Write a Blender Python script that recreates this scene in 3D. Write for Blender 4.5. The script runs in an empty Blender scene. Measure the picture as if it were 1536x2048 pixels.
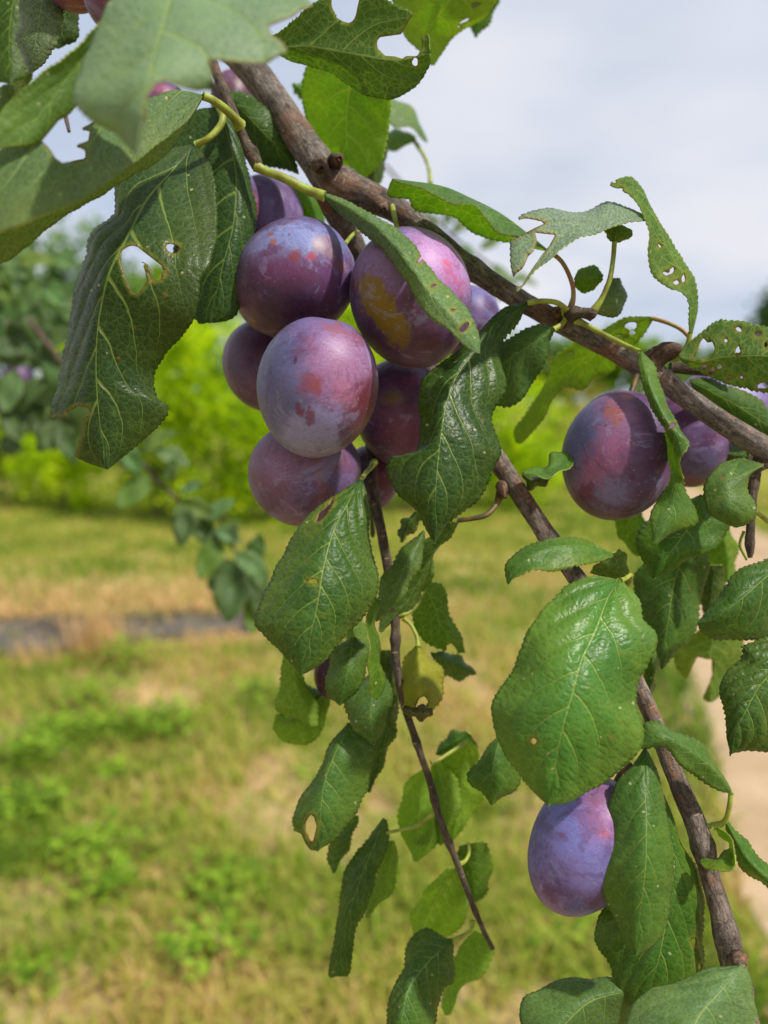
import bpy, math, random
import numpy as np
from mathutils import Vector, Matrix, noise as mnoise

scene = bpy.context.scene
COL = scene.collection
random.seed(7)

# ------------------------------------------------------------------ camera, sky, sun, exposure
LENS = 27.2
FPX = 2048 * LENS / 36.0                      # focal length in photo pixels (1536 x 2048)
CAM_H = 1.5
TILT = math.radians(8.2)
cam_data = bpy.data.cameras.new('camera')
cam = bpy.data.objects.new('camera', cam_data)
COL.objects.link(cam)
cam.location = (0, 0, CAM_H)
cam.rotation_euler = (math.radians(90) - TILT, 0, 0)
cam_data.sensor_fit = 'VERTICAL'
cam_data.sensor_height = 36
cam_data.lens = LENS
cam_data.clip_start = 0.01
cam_data.clip_end = 2000
cam_data.dof.use_dof = True
cam_data.dof.focus_distance = 0.232
cam_data.dof.aperture_fstop = 7.6
scene.camera = cam

SUN = Vector((0.52, -0.34, 0.78)).normalized()
world = bpy.data.worlds.new('World')
scene.world = world
world.use_nodes = True
scene.view_settings.view_transform = 'Standard'
scene.view_settings.look = 'None'
scene.view_settings.exposure = 0.0
scene.view_settings.gamma = 1.0
scene.view_settings.use_curve_mapping = False
SKY_STRENGTH = 0.10
CLOUD_LIGHT = 0.88
sd = bpy.data.lights.new('sun', 'SUN')
sd.energy = 5.0
sd.angle = math.radians(2.2)
sd.color = (1.0, 0.95, 0.86)
sun = bpy.data.objects.new('sun', sd)
COL.objects.link(sun)
sun.rotation_euler = (-SUN).to_track_quat('-Z', 'Y').to_euler()

# ------------------------------------------------------------------ helpers
CT, ST = math.cos(TILT), math.sin(TILT)

def PX(px, py, d):
    """photo pixel + distance along the lens axis -> world point (arrays allowed)"""
    x = (np.asarray(px, float) - 768) / FPX * d
    y = -(np.asarray(py, float) - 1024) / FPX * d
    z = np.asarray(d, float) + 0 * x
    return np.stack([x, z * CT + y * ST, CAM_H - z * ST + y * CT], -1)

def DIR(vx, vy, vz):
    """camera-space direction (right, up, towards the viewer) -> world"""
    return Vector((vx, -vz * CT + vy * ST, vz * ST + vy * CT))

def G(px, py, z=0.0):
    """photo pixel -> point on the ground"""
    p = PX(px, py, 1.0)
    k = (z - CAM_H) / (p[2] - CAM_H)
    return Vector((p[0] * k, p[1] * k, z))

def lin(r, g, b):
    f = lambda c: (c / 255 / 12.92) if c / 255 <= 0.04045 else ((c / 255 + 0.055) / 1.055) ** 2.4
    return (f(r), f(g), f(b))

def cr(pts, n):
    """Catmull-Rom curve through pts, n samples equally spaced along it"""
    p = np.asarray(pts, float)
    if len(p) == 2:
        t = np.linspace(0, 1, n)[:, None]
        return p[0] * (1 - t) + p[1] * t
    q = np.vstack([2 * p[0] - p[1], p, 2 * p[-1] - p[-2]])
    out = []
    m = 14
    t = (np.arange(m) / m)[:, None]
    for i in range(1, len(q) - 2):
        a, b, c, d = q[i - 1], q[i], q[i + 1], q[i + 2]
        out.append(0.5 * (2 * b + (c - a) * t + (2 * a - 5 * b + 4 * c - d) * t ** 2 + (3 * b - a - 3 * c + d) * t ** 3))
    out.append(p[-1:])
    o = np.vstack(out)
    s = np.r_[0, np.cumsum(np.linalg.norm(np.diff(o[:, :2], axis=0), axis=1))]
    k = np.linspace(0, s[-1], n)
    return np.stack([np.interp(k, s, o[:, j]) for j in range(o.shape[1])], -1)

def plen(pts):
    p = np.asarray(pts, float)[:, :2]
    return float(np.linalg.norm(np.diff(p, axis=0), axis=1).sum())

def link(name, me, mats=None, parent=None):
    o = bpy.data.objects.new(name, me)
    COL.objects.link(o)
    if me is not None and mats:
        for m in (mats if isinstance(mats, (list, tuple)) else [mats]):
            me.materials.append(m)
    if parent is not None:
        o.parent = parent
        o.matrix_parent_inverse = parent.matrix_world.inverted()
    return o

def tag(o, label=None, cat=None, group=None, kind=None):
    if label: o['label'] = label
    if cat: o['category'] = cat
    if group: o['group'] = group
    if kind: o['kind'] = kind
    return o

def mesh(name, verts, faces, smooth=True, attrs=None, matidx=None):
    me = bpy.data.meshes.new(name)
    me.from_pydata([tuple(v) for v in verts], [], faces)
    if smooth:
        me.polygons.foreach_set('use_smooth', [True] * len(me.polygons))
    if matidx is not None:
        me.polygons.foreach_set('material_index', matidx)
    for k, v in (attrs or {}).items():
        v = np.asarray(v, np.float32)
        if v.ndim == 1:
            a = me.attributes.new(k, 'FLOAT', 'POINT'); a.data.foreach_set('value', v)
        else:
            a = me.attributes.new(k, 'FLOAT_VECTOR', 'POINT'); a.data.foreach_set('vector', v.ravel())
    me.update()
    return me

# ------------------------------------------------------------------ node helpers
class NT:
    def __init__(self, name, world=None):
        if world is None:
            self.mat = bpy.data.materials.new(name); self.mat.use_nodes = True
            self.t = self.mat.node_tree
        else:
            self.t = world.node_tree
        self.t.nodes.clear()
    def n(self, typ, **kw):
        x = self.t.nodes.new(typ)
        for k, v in kw.items(): setattr(x, k, v)
        return x
    def put(self, sock, v):
        if isinstance(v, bpy.types.NodeSocket): self.t.links.new(v, sock)
        elif v is not None:
            try: sock.default_value = v
            except Exception:
                sock.default_value = (*v, 1.0) if len(v) == 3 else v
    def m(self, op, a, b=None, c=None, clamp=False):
        x = self.n('ShaderNodeMath', operation=op, use_clamp=clamp)
        for i, v in enumerate((a, b, c)):
            if v is not None: self.put(x.inputs[i], v)
        return x.outputs[0]
    def vm(self, op, a, b=None, out=0):
        x = self.n('ShaderNodeVectorMath', operation=op)
        self.put(x.inputs[0], a)
        if b is not None:
            self.put(x.inputs['Scale'] if op == 'SCALE' else x.inputs[1], b)
        return x.outputs['Value'] if op in ('DOT_PRODUCT', 'LENGTH', 'DISTANCE') else x.outputs[0]
    def mix(self, f, a, b, blend='MIX'):
        x = self.n('ShaderNodeMix', data_type='RGBA', blend_type=blend)
        self.put(x.inputs[0], f); self.put(x.inputs[6], a); self.put(x.inputs[7], b)
        return x.outputs[2]
    def ramp(self, v, lo, hi, a=0.0, b=1.0, smooth=True):
        x = self.n('ShaderNodeMapRange', interpolation_type='SMOOTHSTEP' if smooth else 'LINEAR')
        for i, s in enumerate((v, lo, hi, a, b)): self.put(x.inputs[i], s)
        return x.outputs[0]
    def noise(self, vec, scale, detail=3, rough=0.55, color=False, dist=0.0):
        x = self.n('ShaderNodeTexNoise')
        self.put(x.inputs['Vector'], vec); x.inputs['Scale'].default_value = scale
        x.inputs['Detail'].default_value = detail; x.inputs['Roughness'].default_value = rough
        x.inputs['Distortion'].default_value = dist
        return x.outputs[1 if color else 0]
    def voro(self, vec, scale, feature='F1', out='Distance', rnd=1.0):
        x = self.n('ShaderNodeTexVoronoi', feature=feature)
        self.put(x.inputs['Vector'], vec); x.inputs['Scale'].default_value = scale
        x.inputs['Randomness'].default_value = rnd
        return x.outputs[out]
    def attr(self, name, kind='GEOMETRY', out='Fac'):
        x = self.n('ShaderNodeAttribute', attribute_type=kind, attribute_name=name)
        return x.outputs[out]
    def sep(self, v):
        x = self.n('ShaderNodeSeparateXYZ'); self.put(x.inputs[0], v); return x.outputs
    def comb(self, x_, y_, z_=0.0):
        x = self.n('ShaderNodeCombineXYZ')
        for i, s in enumerate((x_, y_, z_)): self.put(x.inputs[i], s)
        return x.outputs[0]
    def bump(self, h, strength, dist):
        x = self.n('ShaderNodeBump'); x.inputs['Strength'].default_value = strength
        x.inputs['Distance'].default_value = dist; self.put(x.inputs['Height'], h)
        return x.outputs[0]
    def princ(self, color, rough=0.5, spec=0.5, normal=None, **kw):
        x = self.n('ShaderNodeBsdfPrincipled')
        self.put(x.inputs['Base Color'], color); self.put(x.inputs['Roughness'], rough)
        self.put(x.inputs['Specular IOR Level'], spec)
        if normal is not None: self.put(x.inputs['Normal'], normal)
        for k, v in kw.items(): self.put(x.inputs[k.replace('_', ' ')], v)
        return x.outputs[0]
    def out(self, sh):
        o = self.n('ShaderNodeOutputMaterial'); self.t.links.new(sh, o.inputs[0]); return self.mat

# ------------------------------------------------------------------ sky: broken bright overcast over a Nishita sky
def build_world():
    k = NT('sky', world)
    sky = k.n('ShaderNodeTexSky', sky_type='NISHITA')
    sky.sun_disc = False
    sky.sun_elevation = math.asin(SUN.z)
    sky.sun_rotation = math.atan2(SUN.x, SUN.y)
    sky.air_density = 1.0; sky.dust_density = 1.5
    b1 = k.n('ShaderNodeBackground'); k.t.links.new(sky.outputs[0], b1.inputs[0]); b1.inputs[1].default_value = SKY_STRENGTH
    tc = k.n('ShaderNodeTexCoord').outputs['Generated']
    s = k.sep(tc)
    zz = k.m('ADD', k.m('MAXIMUM', s[2], 0.0), 0.16)
    v = k.comb(k.m('DIVIDE', s[0], zz), k.m('DIVIDE', s[1], zz), 0.0)
    n1 = k.noise(v, 0.42, 4, 0.5)
    n2 = k.noise(v, 1.5, 4, 0.5)
    n = k.m('ADD', k.m('MULTIPLY', n1, 0.75), k.m('MULTIPLY', n2, 0.25))
    cover = k.ramp(n, 0.34, 0.56, 0.72, 1.0)
    shade = k.ramp(n1, 0.40, 0.62, 0.0, 1.0)
    ccol = k.mix(shade, (0.64, 0.74, 0.93, 1), (0.96, 0.965, 1.02, 1))
    b2 = k.n('ShaderNodeBackground'); k.t.links.new(ccol, b2.inputs[0]); b2.inputs[1].default_value = CLOUD_LIGHT
    mx = k.n('ShaderNodeMixShader'); k.t.links.new(cover, mx.inputs[0])
    k.t.links.new(b1.outputs[0], mx.inputs[1]); k.t.links.new(b2.outputs[0], mx.inputs[2])
    o = k.n('ShaderNodeOutputWorld'); k.t.links.new(mx.outputs[0], o.inputs[0])
build_world()

# ------------------------------------------------------------------ materials
VA, VB = 0.18, 0.20                           # how far a side vein runs forward towards the margin

def mat_leaf(name, under):
    k = NT(name)
    uv = k.attr('leaf_uv', out='Vector'); mm = k.attr('leaf_mm', out='Vector')
    tint = k.attr('tint', 'OBJECT', 'Color'); yel = k.attr('yellow', 'OBJECT'); pale = k.attr('pale', 'OBJECT')
    nv = k.attr('veins', 'OBJECT'); gl = k.attr('gloss', 'OBJECT')
    s3 = k.sep(uv); u, v = s3[0], s3[1]
    w = k.m('ABSOLUTE', v)
    side = k.m('GREATER_THAN', v, 0.0)
    wob = k.m('MULTIPLY', k.m('SUBTRACT', k.noise(mm, 0.11, 2), 0.5), 0.030)
    s = k.m('ADD', k.m('SUBTRACT', k.m('SUBTRACT', u, k.m('MULTIPLY', w, VA)), k.m('MULTIPLY', k.m('MULTIPLY', w, w), VB)), wob)
    ph = k.m('FRACT', k.m('ADD', k.m('MULTIPLY', s, nv), k.m('MULTIPLY', side, 0.43)))
    dist = k.m('DIVIDE', k.m('ABSOLUTE', k.m('SUBTRACT', ph, 0.5)), nv)
    wid = k.m('MULTIPLY', k.m('SUBTRACT', 1.1, w), 0.0085)
    lat = k.ramp(dist, k.m('MULTIPLY', wid, 0.35), k.m('MULTIPLY', wid, 1.25), 1.0, 0.0)
    lat = k.m('MULTIPLY', lat, k.ramp(w, 0.72, 1.0, 1.0, 0.25))
    mw = k.m('ADD', k.m('MULTIPLY', k.m('SUBTRACT', 1.0, u), 0.030), 0.010)
    mid = k.ramp(w, k.m('MULTIPLY', mw, 0.5), mw, 1.0, 0.0)
    vein = k.m('MAXIMUM', lat, mid)
    mmd = k.vm('ADD', mm, k.vm('SCALE', k.noise(mm, 0.6, 2, color=True), 0.9))
    c3 = k.voro(mmd, 0.36, 'DISTANCE_TO_EDGE')
    net = k.ramp(c3, 0.01, 0.075, 1.0, 0.0)
    c4 = k.voro(mmd, 0.85, 'DISTANCE_TO_EDGE')
    fine = k.ramp(c4, 0.03, 0.16, 1.0, 0.0)
    big = k.noise(mm, 0.05, 3)
    med = k.noise(mm, 0.45, 4)
    c = k.mix(k.ramp(big, 0.30, 0.70), k.vm('MULTIPLY', tint, (0.78, 0.80, 0.8)), k.vm('MULTIPLY', tint, (1.25, 1.18, 1.1)))
    c = k.mix(k.m('MULTIPLY', k.ramp(med, 0.35, 0.75), 0.35), c, k.vm('MULTIPLY', tint, (0.6, 0.66, 0.7)))
    # yellowing from the margin inwards and in blotches
    yn = k.m('MULTIPLY', k.m('ADD', k.ramp(k.m('ADD', k.m('MULTIPLY', w, 0.5), big), 0.55, 1.05), k.ramp(k.noise(mm, 0.12, 3), 0.58, 0.74)), yel, clamp=True)
    c = k.mix(yn, c, (0.27, 0.25, 0.022, 1))
    pale_sheen = k.m('MULTIPLY', k.ramp(k.noise(mm, 1.6, 5, 0.7), 0.35, 0.72), pale)
    c = k.mix(pale_sheen, c, (0.36, 0.42, 0.34, 1))  # pale leaf tone plus grey sky sheen put into the colour
    veinc = k.mix(0.52, c, (0.32, 0.42, 0.10, 1) if not under else (0.40, 0.46, 0.17, 1))
    c = k.mix(k.m('MULTIPLY', fine, 0.12 if not under else 0.25), c, veinc)
    c = k.mix(k.m('MULTIPLY', net, 0.17 if not under else 0.45), c, veinc)
    c = k.mix(k.m('MULTIPLY', vein, 0.80), c, veinc)
    # brown flecks and scabs
    sp = k.voro(mm, 0.085, 'F1'); spn = k.noise(mm, 0.9, 2)
    spot = k.ramp(k.m('ADD', sp, k.m('MULTIPLY', spn, 0.10)), 0.085, 0.125, 1.0, 0.0)
    c = k.mix(k.m('MULTIPLY', spot, 0.75), c, (0.19, 0.10, 0.035, 1))
    wsp = k.voro(k.vm('ADD', mm, (31.0, 17.0, 5.0)), 0.16, 'F1')
    c = k.mix(k.ramp(wsp, 0.055, 0.085, 0.75, 0.0), c, (0.42, 0.40, 0.22, 1))
    if under: c = k.mix(0.14, c, (0.24, 0.33, 0.12, 1))
    wd = k.m('ADD', k.attr('wound'), k.m('MULTIPLY', k.m('SUBTRACT', k.noise(mm, 0.8, 3), 0.5), 7.0))
    c = k.mix(k.ramp(wd, 3.0, 11.0, 0.35, 0.0), c, (0.26, 0.25, 0.03, 1))
    c = k.mix(k.ramp(wd, 0.5, 3.6, 0.75, 0.0), c, (0.16, 0.10, 0.035, 1))
    # relief: sunken veins, puffed fields between
    h = k.m('MULTIPLY', k.m('SUBTRACT', 1.0, k.m('MULTIPLY', vein, 1.0)), 0.7)
    h = k.m('ADD', h, k.m('MULTIPLY', k.ramp(c3, 0.0, 0.34), k.attr('quilt', 'OBJECT')))
    h = k.m('ADD', h, k.m('MULTIPLY', k.noise(mm, 0.24, 2), 0.9))
    h = k.m('ADD', h, k.m('MULTIPLY', k.ramp(c4, 0.0, 0.4), 0.12))
    h = k.m('ADD', h, k.m('MULTIPLY', k.noise(mm, 2.5, 3), 0.10))
    bmp = k.bump(h, 0.8 if not under else 0.6, 0.00042 if not under else -0.00035)
    rough = k.m('ADD', k.m('SUBTRACT', 0.50 if not under else 0.68, k.m('MULTIPLY', gl, 0.24)), k.m('MULTIPLY', med, 0.12))
    pb = k.princ(c, rough, 0.24 if not under else 0.12, bmp)
    tr = k.n('ShaderNodeBsdfTranslucent')
    tcol = k.mix(0.55, c, (0.34, 0.52, 0.03, 1))
    tcol = k.mix(k.m('MULTIPLY', k.m('MAXIMUM', vein, k.m('MULTIPLY', net, 0.6)), 0.6), tcol, (0.48, 0.54, 0.08, 1))
    k.put(tr.inputs[0], k.vm('SCALE', tcol, 2.1)); k.put(tr.inputs['Normal'], bmp)
    ms = k.n('ShaderNodeMixShader'); k.put(ms.inputs[0], k.attr('thin', 'OBJECT'))
    k.t.links.new(pb, ms.inputs[1]); k.t.links.new(tr.outputs[0], ms.inputs[2])
    return k.out(ms.outputs[0])

M_TOP = mat_leaf('leaf_upper_face', False)
M_BOT = mat_leaf('leaf_under_face', True)

def mat_rim():
    k = NT('leaf_margin')
    mm = k.attr('leaf_mm', out='Vector')
    c = k.mix(k.ramp(k.noise(mm, 0.35, 3), 0.35, 0.7), (0.30, 0.36, 0.06, 1), (0.13, 0.17, 0.035, 1))
    c = k.mix(k.ramp(k.noise(mm, 0.12, 2), 0.60, 0.72), c, (0.22, 0.12, 0.05, 1))
    c = k.mix(k.ramp(k.attr('wound'), 2.0, 6.0, 0.9, 0.0), c, (0.16, 0.08, 0.03, 1))
    return k.out(k.princ(c, 0.6, 0.3))
M_RIM = mat_rim()

def mat_petiole(name, c1, c2):
    k = NT(name)
    b = k.attr('bark', out='Vector')
    n = k.noise(b, 0.16, 3)
    c = k.mix(k.ramp(n, 0.4, 0.66), (*c1, 1), (*c2, 1))
    c = k.mix(k.m('MULTIPLY', k.noise(b, 2.2, 3), 0.25), c, (0.12, 0.14, 0.02, 1))
    return k.out(k.princ(c, 0.48, 0.4, k.bump(k.noise(b, 1.3, 3), 0.4, 0.0003)))
M_PET = mat_petiole('green_stalk', lin(150, 165, 62), lin(128, 128, 48))
M_PETR = mat_petiole('reddish_stalk', lin(150, 130, 70), lin(165, 100, 75))
M_STALK = mat_petiole('brown_stalk', lin(72, 58, 40), lin(120, 95, 45))

def mat_bark(name, base, light, orange, amt):
    k = NT(name)
    b = k.attr('bark', out='Vector')
    s3 = k.sep(b)
    along = k.comb(s3[0], s3[1], k.m('MULTIPLY', s3[2], 0.28))
    across = k.comb(k.m('MULTIPLY', s3[0], 0.35), k.m('MULTIPLY', s3[1], 0.35), s3[2])
    big = k.noise(b, 0.10, 4, 0.6)
    st = k.noise(along, 0.9, 6, 0.7, dist=0.5)
    ring = k.noise(across, 0.85, 5, 0.7)
    c = k.mix(k.ramp(st, 0.32, 0.68), (*base, 1), (*light, 1))
    c = k.mix(k.m('MULTIPLY', k.ramp(big, 0.35, 0.65), 0.55), c, (base[0] * 0.55, base[1] * 0.5, base[2] * 0.48, 1))
    c = k.mix(k.m('MULTIPLY', k.ramp(ring, 0.55, 0.72), 0.5), c, (light[0] * 1.25, light[1] * 1.22, light[2] * 1.18, 1))
    crack = k.voro(k.vm('ADD', along, k.vm('SCALE', k.noise(b, 0.8, 2, color=True), 1.4)), 0.55, 'DISTANCE_TO_EDGE')
    ck = k.ramp(crack, 0.0, 0.055, 1.0, 0.0)
    c = k.mix(k.m('MULTIPLY', ck, 0.5), c, (0.03, 0.024, 0.02, 1))
    lent = k.voro(across, 0.42, 'F1')
    lm = k.ramp(lent, 0.10, 0.22, 1.0, 0.0)
    c = k.mix(k.m('MULTIPLY', lm, 0.7), c, (0.34, 0.25, 0.17, 1))
    om = k.m('MULTIPLY', k.ramp(k.m('ADD', k.m('MULTIPLY', k.noise(b, 0.065, 2), 0.7), k.m('MULTIPLY', k.noise(b, 0.9, 4), 0.3)), 0.53, 0.62), amt)
    c = k.mix(om, c, (*orange, 1))
    h = k.m('ADD', k.m('MULTIPLY', st, 0.6), k.m('MULTIPLY', ring, 0.5))
    h = k.m('SUBTRACT', h, k.m('MULTIPLY', ck, 0.25)); h = k.m('ADD', h, k.m('MULTIPLY', lm, 0.35))
    h = k.m('ADD', h, k.m('MULTIPLY', k.noise(b, 3.5, 4), 0.25))
    return k.out(k.princ(c, 0.82, 0.22, k.bump(h, 0.9, 0.0008)))
M_BARK = mat_bark('grey_bark', lin(80, 73, 68), lin(150, 140, 132), lin(140, 88, 50), 0.35)
M_BARK2 = mat_bark('brown_bark', lin(82, 71, 63), lin(148, 134, 124), lin(138, 92, 62), 0.55)
M_TWIG = mat_bark('twig_bark', lin(66, 58, 50), lin(112, 100, 86), lin(130, 84, 54), 0.4)
M_SCAR = mat_bark('bud_scar', lin(66, 50, 40), lin(128, 104, 84), lin(168, 104, 56), 0.55)

# ------------------------------------------------------------------ tubes
def tube_data(pts, sides=10, step=3.0, lump=0.0, cap=True, seed=0, knots=(), thin=1.0):
    """pts: (px, py, depth_mm, diameter_px). Returns verts, faces, bark attribute"""
    P = np.asarray(pts, float)
    n = max(6, int(plen(P) / step))
    c = cr(P, n)
    d = c[:, 2] / 1000
    w = PX(c[:, 0], c[:, 1], d)
    r = c[:, 3] * 0.5 * d / FPX * thin
    tan = np.gradient(w, axis=0); tan /= np.linalg.norm(tan, axis=1)[:, None]
    ref = np.array(DIR(0, 0, 1)); a = np.cross(tan, ref); a /= np.linalg.norm(a, axis=1)[:, None] + 1e-12
    b = np.cross(tan, a)
    s = np.r_[0, np.cumsum(np.linalg.norm(np.diff(w, axis=0), axis=1))] * 1000
    V, B = [], []
    rng = random.Random(seed)
    off = rng.random() * 100
    ksig = [(k[0] * s[-1], k[1], k[2]) for k in knots]
    for i in range(n):
        for j in range(sides):
            t = 2 * math.pi * j / sides
            rr = r[i]
            bx, by = math.cos(t) * r[i] * 1000, math.sin(t) * r[i] * 1000
            if lump:
                q = mnoise.noise((bx * 0.45 + off, by * 0.45, s[i] * 0.16)) + 0.5 * mnoise.noise((bx * 1.0 + off, by * 1.0, s[i] * 0.55))
                rr *= 1 + lump * q
                for ks, kw, ka in ksig:
                    rr *= 1 + ka * math.exp(-((s[i] - ks) / kw) ** 2)
            V.append(w[i] + a[i] * math.cos(t) * rr + b[i] * math.sin(t) * rr)
            B.append((bx, by, s[i] + off * 10))
    F = []
    for i in range(n - 1):
        for j in range(sides):
            k = (j + 1) % sides
            F.append((i * sides + j, i * sides + k, (i + 1) * sides + k, (i + 1) * sides + j))
    if cap:
        F.append(tuple(range(sides))[::-1] if False else tuple(range(sides)))
        F.append(tuple((n - 1) * sides + j for j in reversed(range(sides))))
    return V, F, B

def tube(name, pts, mat, parent=None, **kw):
    V, F, B = tube_data(pts, **kw)
    # normals outward
    F = [tuple(reversed(f)) for f in F]
    me = mesh(name, V, F, True, {'bark': B})
    return link(name, me, mat, parent)

# ------------------------------------------------------------------ leaves
def inpoly(x, y, poly):
    p = np.asarray(poly, float)
    ins = np.zeros(x.shape, bool)
    j = len(p) - 1
    for i in range(len(p)):
        c = ((p[i, 1] > y) != (p[j, 1] > y)) & (x < (p[j, 0] - p[i, 0]) * (y - p[i, 1]) / (p[j, 1] - p[i, 1] + 1e-12) + p[i, 0])
        ins ^= c
        j = i
    return ins

def snap(x, y, poly):
    p = np.asarray(poly, float); q = np.roll(p, -1, axis=0)
    best = None
    for a, b in zip(p, q):
        ab = b - a; L2 = (ab ** 2).sum() + 1e-12
        t = np.clip(((x - a[0]) * ab[0] + (y - a[1]) * ab[1]) / L2, 0, 1)
        cx, cy = a[0] + t * ab[0], a[1] + t * ab[1]
        dd = (x - cx) ** 2 + (y - cy) ** 2
        if best is None: best = [dd, cx, cy]
        else:
            k = dd < best[0]
            best = [np.where(k, dd, best[0]), np.where(k, cx, best[1]), np.where(k, cy, best[2])]
    return best[1], best[2]

def ell(cx, cy, a, b=None, ang=0.0, n=10, seed=1):
    """an uneven nibbled hole"""
    b = b or a; rng = random.Random(seed + int(cx * 7 + cy)); t0 = math.radians(ang); o = []
    for i in range(n):
        t = 2 * math.pi * i / n; f = rng.uniform(0.8, 1.15)
        x, y = a * f * math.cos(t), b * f * math.sin(t)
        o.append((cx + x * math.cos(t0) - y * math.sin(t0), cy + x * math.sin(t0) + y * math.cos(t0)))
    return o

LEAFN = [0]
GREEN = (0.050, 0.120, 0.022)
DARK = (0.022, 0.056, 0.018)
MIDG = (0.070, 0.165, 0.028)
LIGHT = (0.095, 0.205, 0.045)
YELG = (0.150, 0.215, 0.020)

def leaf(parent, d, M, L, R, dl=5, dr=5, p=1.3, side='t', tint=GREEN, yellow=0.12, pale=0.08, gloss=0.5, thin=0.30,
         puff=0.30, rip=0.7, teeth=4.2, cut=(), pet=None, pw=(9, 7), pmat=None, label=None, veins=7.5, flip=False, res=1.0, rough_edge=1.2):
    LEAFN[0] += 1
    sd_ = LEAFN[0]
    rng = random.Random(sd_ * 13 + 5)
    M, L, R = [np.asarray(q, float) for q in (M, L, R)]
    if side == 'b' and tint[0] >= 0.135: tint = tuple(x * 1.45 for x in tint)  # yellow-green undersides lifted: backlit glow put into the tint
    base, tip = M[0], M[-1]
    ll = max(plen(L), plen(R), plen(M))
    nu = int(np.clip(ll / 3.0 * res, 26, 210))
    m_, l_, r_ = cr(M, nu), cr(L, nu), cr(R, nu)
    hw = max(np.linalg.norm(l_ - m_, axis=1).max(), np.linalg.norm(r_ - m_, axis=1).max())
    nh = int(np.clip(hw / 7.5 * res, 5, 24))
    u = np.linspace(0, 1, nu)
    vs = np.linspace(-1, 1, 2 * nh + 1)
    veins = veins * 0.86
    def spread(x):
        return np.interp(u, np.linspace(0, 1, len(x)), x) if np.ndim(x) else np.full(nu, float(x))
    dm = cr(np.stack([np.linspace(0, 100, len(d)), d], -1), nu)[:, 1] if np.ndim(d) else np.full(nu, float(d))
    win = np.sin(np.pi * np.clip(u, 0, 1)) ** 0.5
    dL, dR = spread(dl) * win, spread(dr) * win
    # toothed, slightly irregular margin
    tooth = []
    for e in (l_, r_):
        out = e - m_
        nrm = np.linalg.norm(out, axis=1)[:, None] + 1e-6
        out = out / nrm
        s = np.r_[0, np.cumsum(np.linalg.norm(np.diff(e, axis=0), axis=1))]
        per = 11.5 if ll > 160 else 9.0
        phase = s / per + 0.25 * np.sin(s * 0.05 + rng.random() * 6)
        saw = (phase % 1.0)
        amp = teeth * np.clip(np.sin(np.pi * np.clip(u, 0, 1)) * 3, 0, 1) * (0.75 + 0.5 * np.sin(s * 0.031 + rng.random() * 6) ** 2)
        wav = rough_edge * (np.sin(s * 0.047 + rng.random() * 6) + 0.7 * np.sin(s * 0.113 + rng.random() * 6)) * np.clip(win, 0, 1)
        wav *= np.clip(nrm[:, 0] / 25, 0, 1)
        e += out * wav[:, None]
        tooth.append(out * ((saw ** 0.8 - 0.55) * amp)[:, None])
    U, Vv = np.meshgrid(u, vs, indexing='ij')
    W = np.abs(Vv)
    E = np.where((Vv < 0)[..., None], l_[:, None, :], r_[:, None, :])
    XY = m_[:, None, :] + (E - m_[:, None, :]) * W[..., None]
    TW = np.clip((W - (1 - 1.6 / nh)) / (1.6 / nh), 0, 1)[..., None]
    XY = XY + np.where((Vv < 0)[..., None], tooth[0][:, None, :], tooth[1][:, None, :]) * TW
    D = dm[:, None] + np.where(Vv < 0, dL[:, None], dR[:, None]) * W ** p
    # bites and holes
    keep = np.ones((nu - 1, 2 * nh), bool)
    X, Y = XY[..., 0].copy(), XY[..., 1].copy()
    for poly in cut:
        cxm = (X[:-1, :-1] + X[1:, :-1] + X[:-1, 1:] + X[1:, 1:]) / 4; cym = (Y[:-1, :-1] + Y[1:, :-1] + Y[:-1, 1:] + Y[1:, 1:]) / 4
        rem = inpoly(cxm, cym, poly)
        if not rem.any():
            pc = np.mean(np.asarray(poly, float), axis=0)
            k_ = np.argmin((cxm - pc[0]) ** 2 + (cym - pc[1]) ** 2); rem.flat[k_] = True
        keep0 = keep & ~rem
        vr = np.zeros(X.shape, bool); vk = np.zeros(X.shape, bool)
        for di in (0, 1):
            for dj in (0, 1):
                vr[di:nu - 1 + di, dj:2 * nh + dj] |= rem
                vk[di:nu - 1 + di, dj:2 * nh + dj] |= keep0
        bd = vr & vk
        keep = keep0
        if bd.any():
            sx, sy = snap(X[bd], Y[bd], poly)
            X[bd], Y[bd] = sx, sy
    WD = np.full(X.shape, 60.0)
    for poly in cut:
        sx, sy = snap(X, Y, poly)
        WD = np.minimum(WD, np.hypot(X - sx, Y - sy))
    P = PX(X, Y, D / 1000)
    du = np.gradient(P, axis=0); dv = np.gradient(P, axis=1)
    n = np.cross(du, dv); n /= np.linalg.norm(n, axis=2)[..., None] + 1e-12
    camv = np.array([0, 0, CAM_H]) - P
    cs = 1.0 if (n * camv).sum(2).mean() > 0 else -1.0
    if flip: cs = -cs
    nt = n * (cs if side == 't' else -cs)
    # relief
    sv = U - VA * W - VB * W * W
    f = (sv * veins + np.where(Vv > 0, 0.43, 0.0)) % 1.0
    mmx = float(np.median(D)) / FPX
    puffh = np.abs(np.sin(np.pi * (f - 0.5))) ** 0.7 * np.clip(W * 5, 0, 1) * np.clip((1 - W) * 4, 0.15, 1) * np.clip(np.sin(np.pi * U) * 3, 0, 1)
    H = puff * (puffh - 0.5) * np.clip(hw * mmx / 14, 0.3, 1.2)
    H += -0.25 * np.exp(-(W / 0.06) ** 2) * puff
    k1, k2 = rng.uniform(1.6, 3.0), rng.uniform(1.6, 3.0); a1, a2 = rng.random() * 6, rng.random() * 6
    rip = rip * 1.05
    puff = puff * 1.3
    H += rip * W ** 1.6 * np.where(Vv < 0, np.sin(6.28 * k1 * U + a1), np.sin(6.28 * k2 * U + a2)) * np.sin(np.pi * np.clip(U, 0, 1)) ** 0.7
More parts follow.
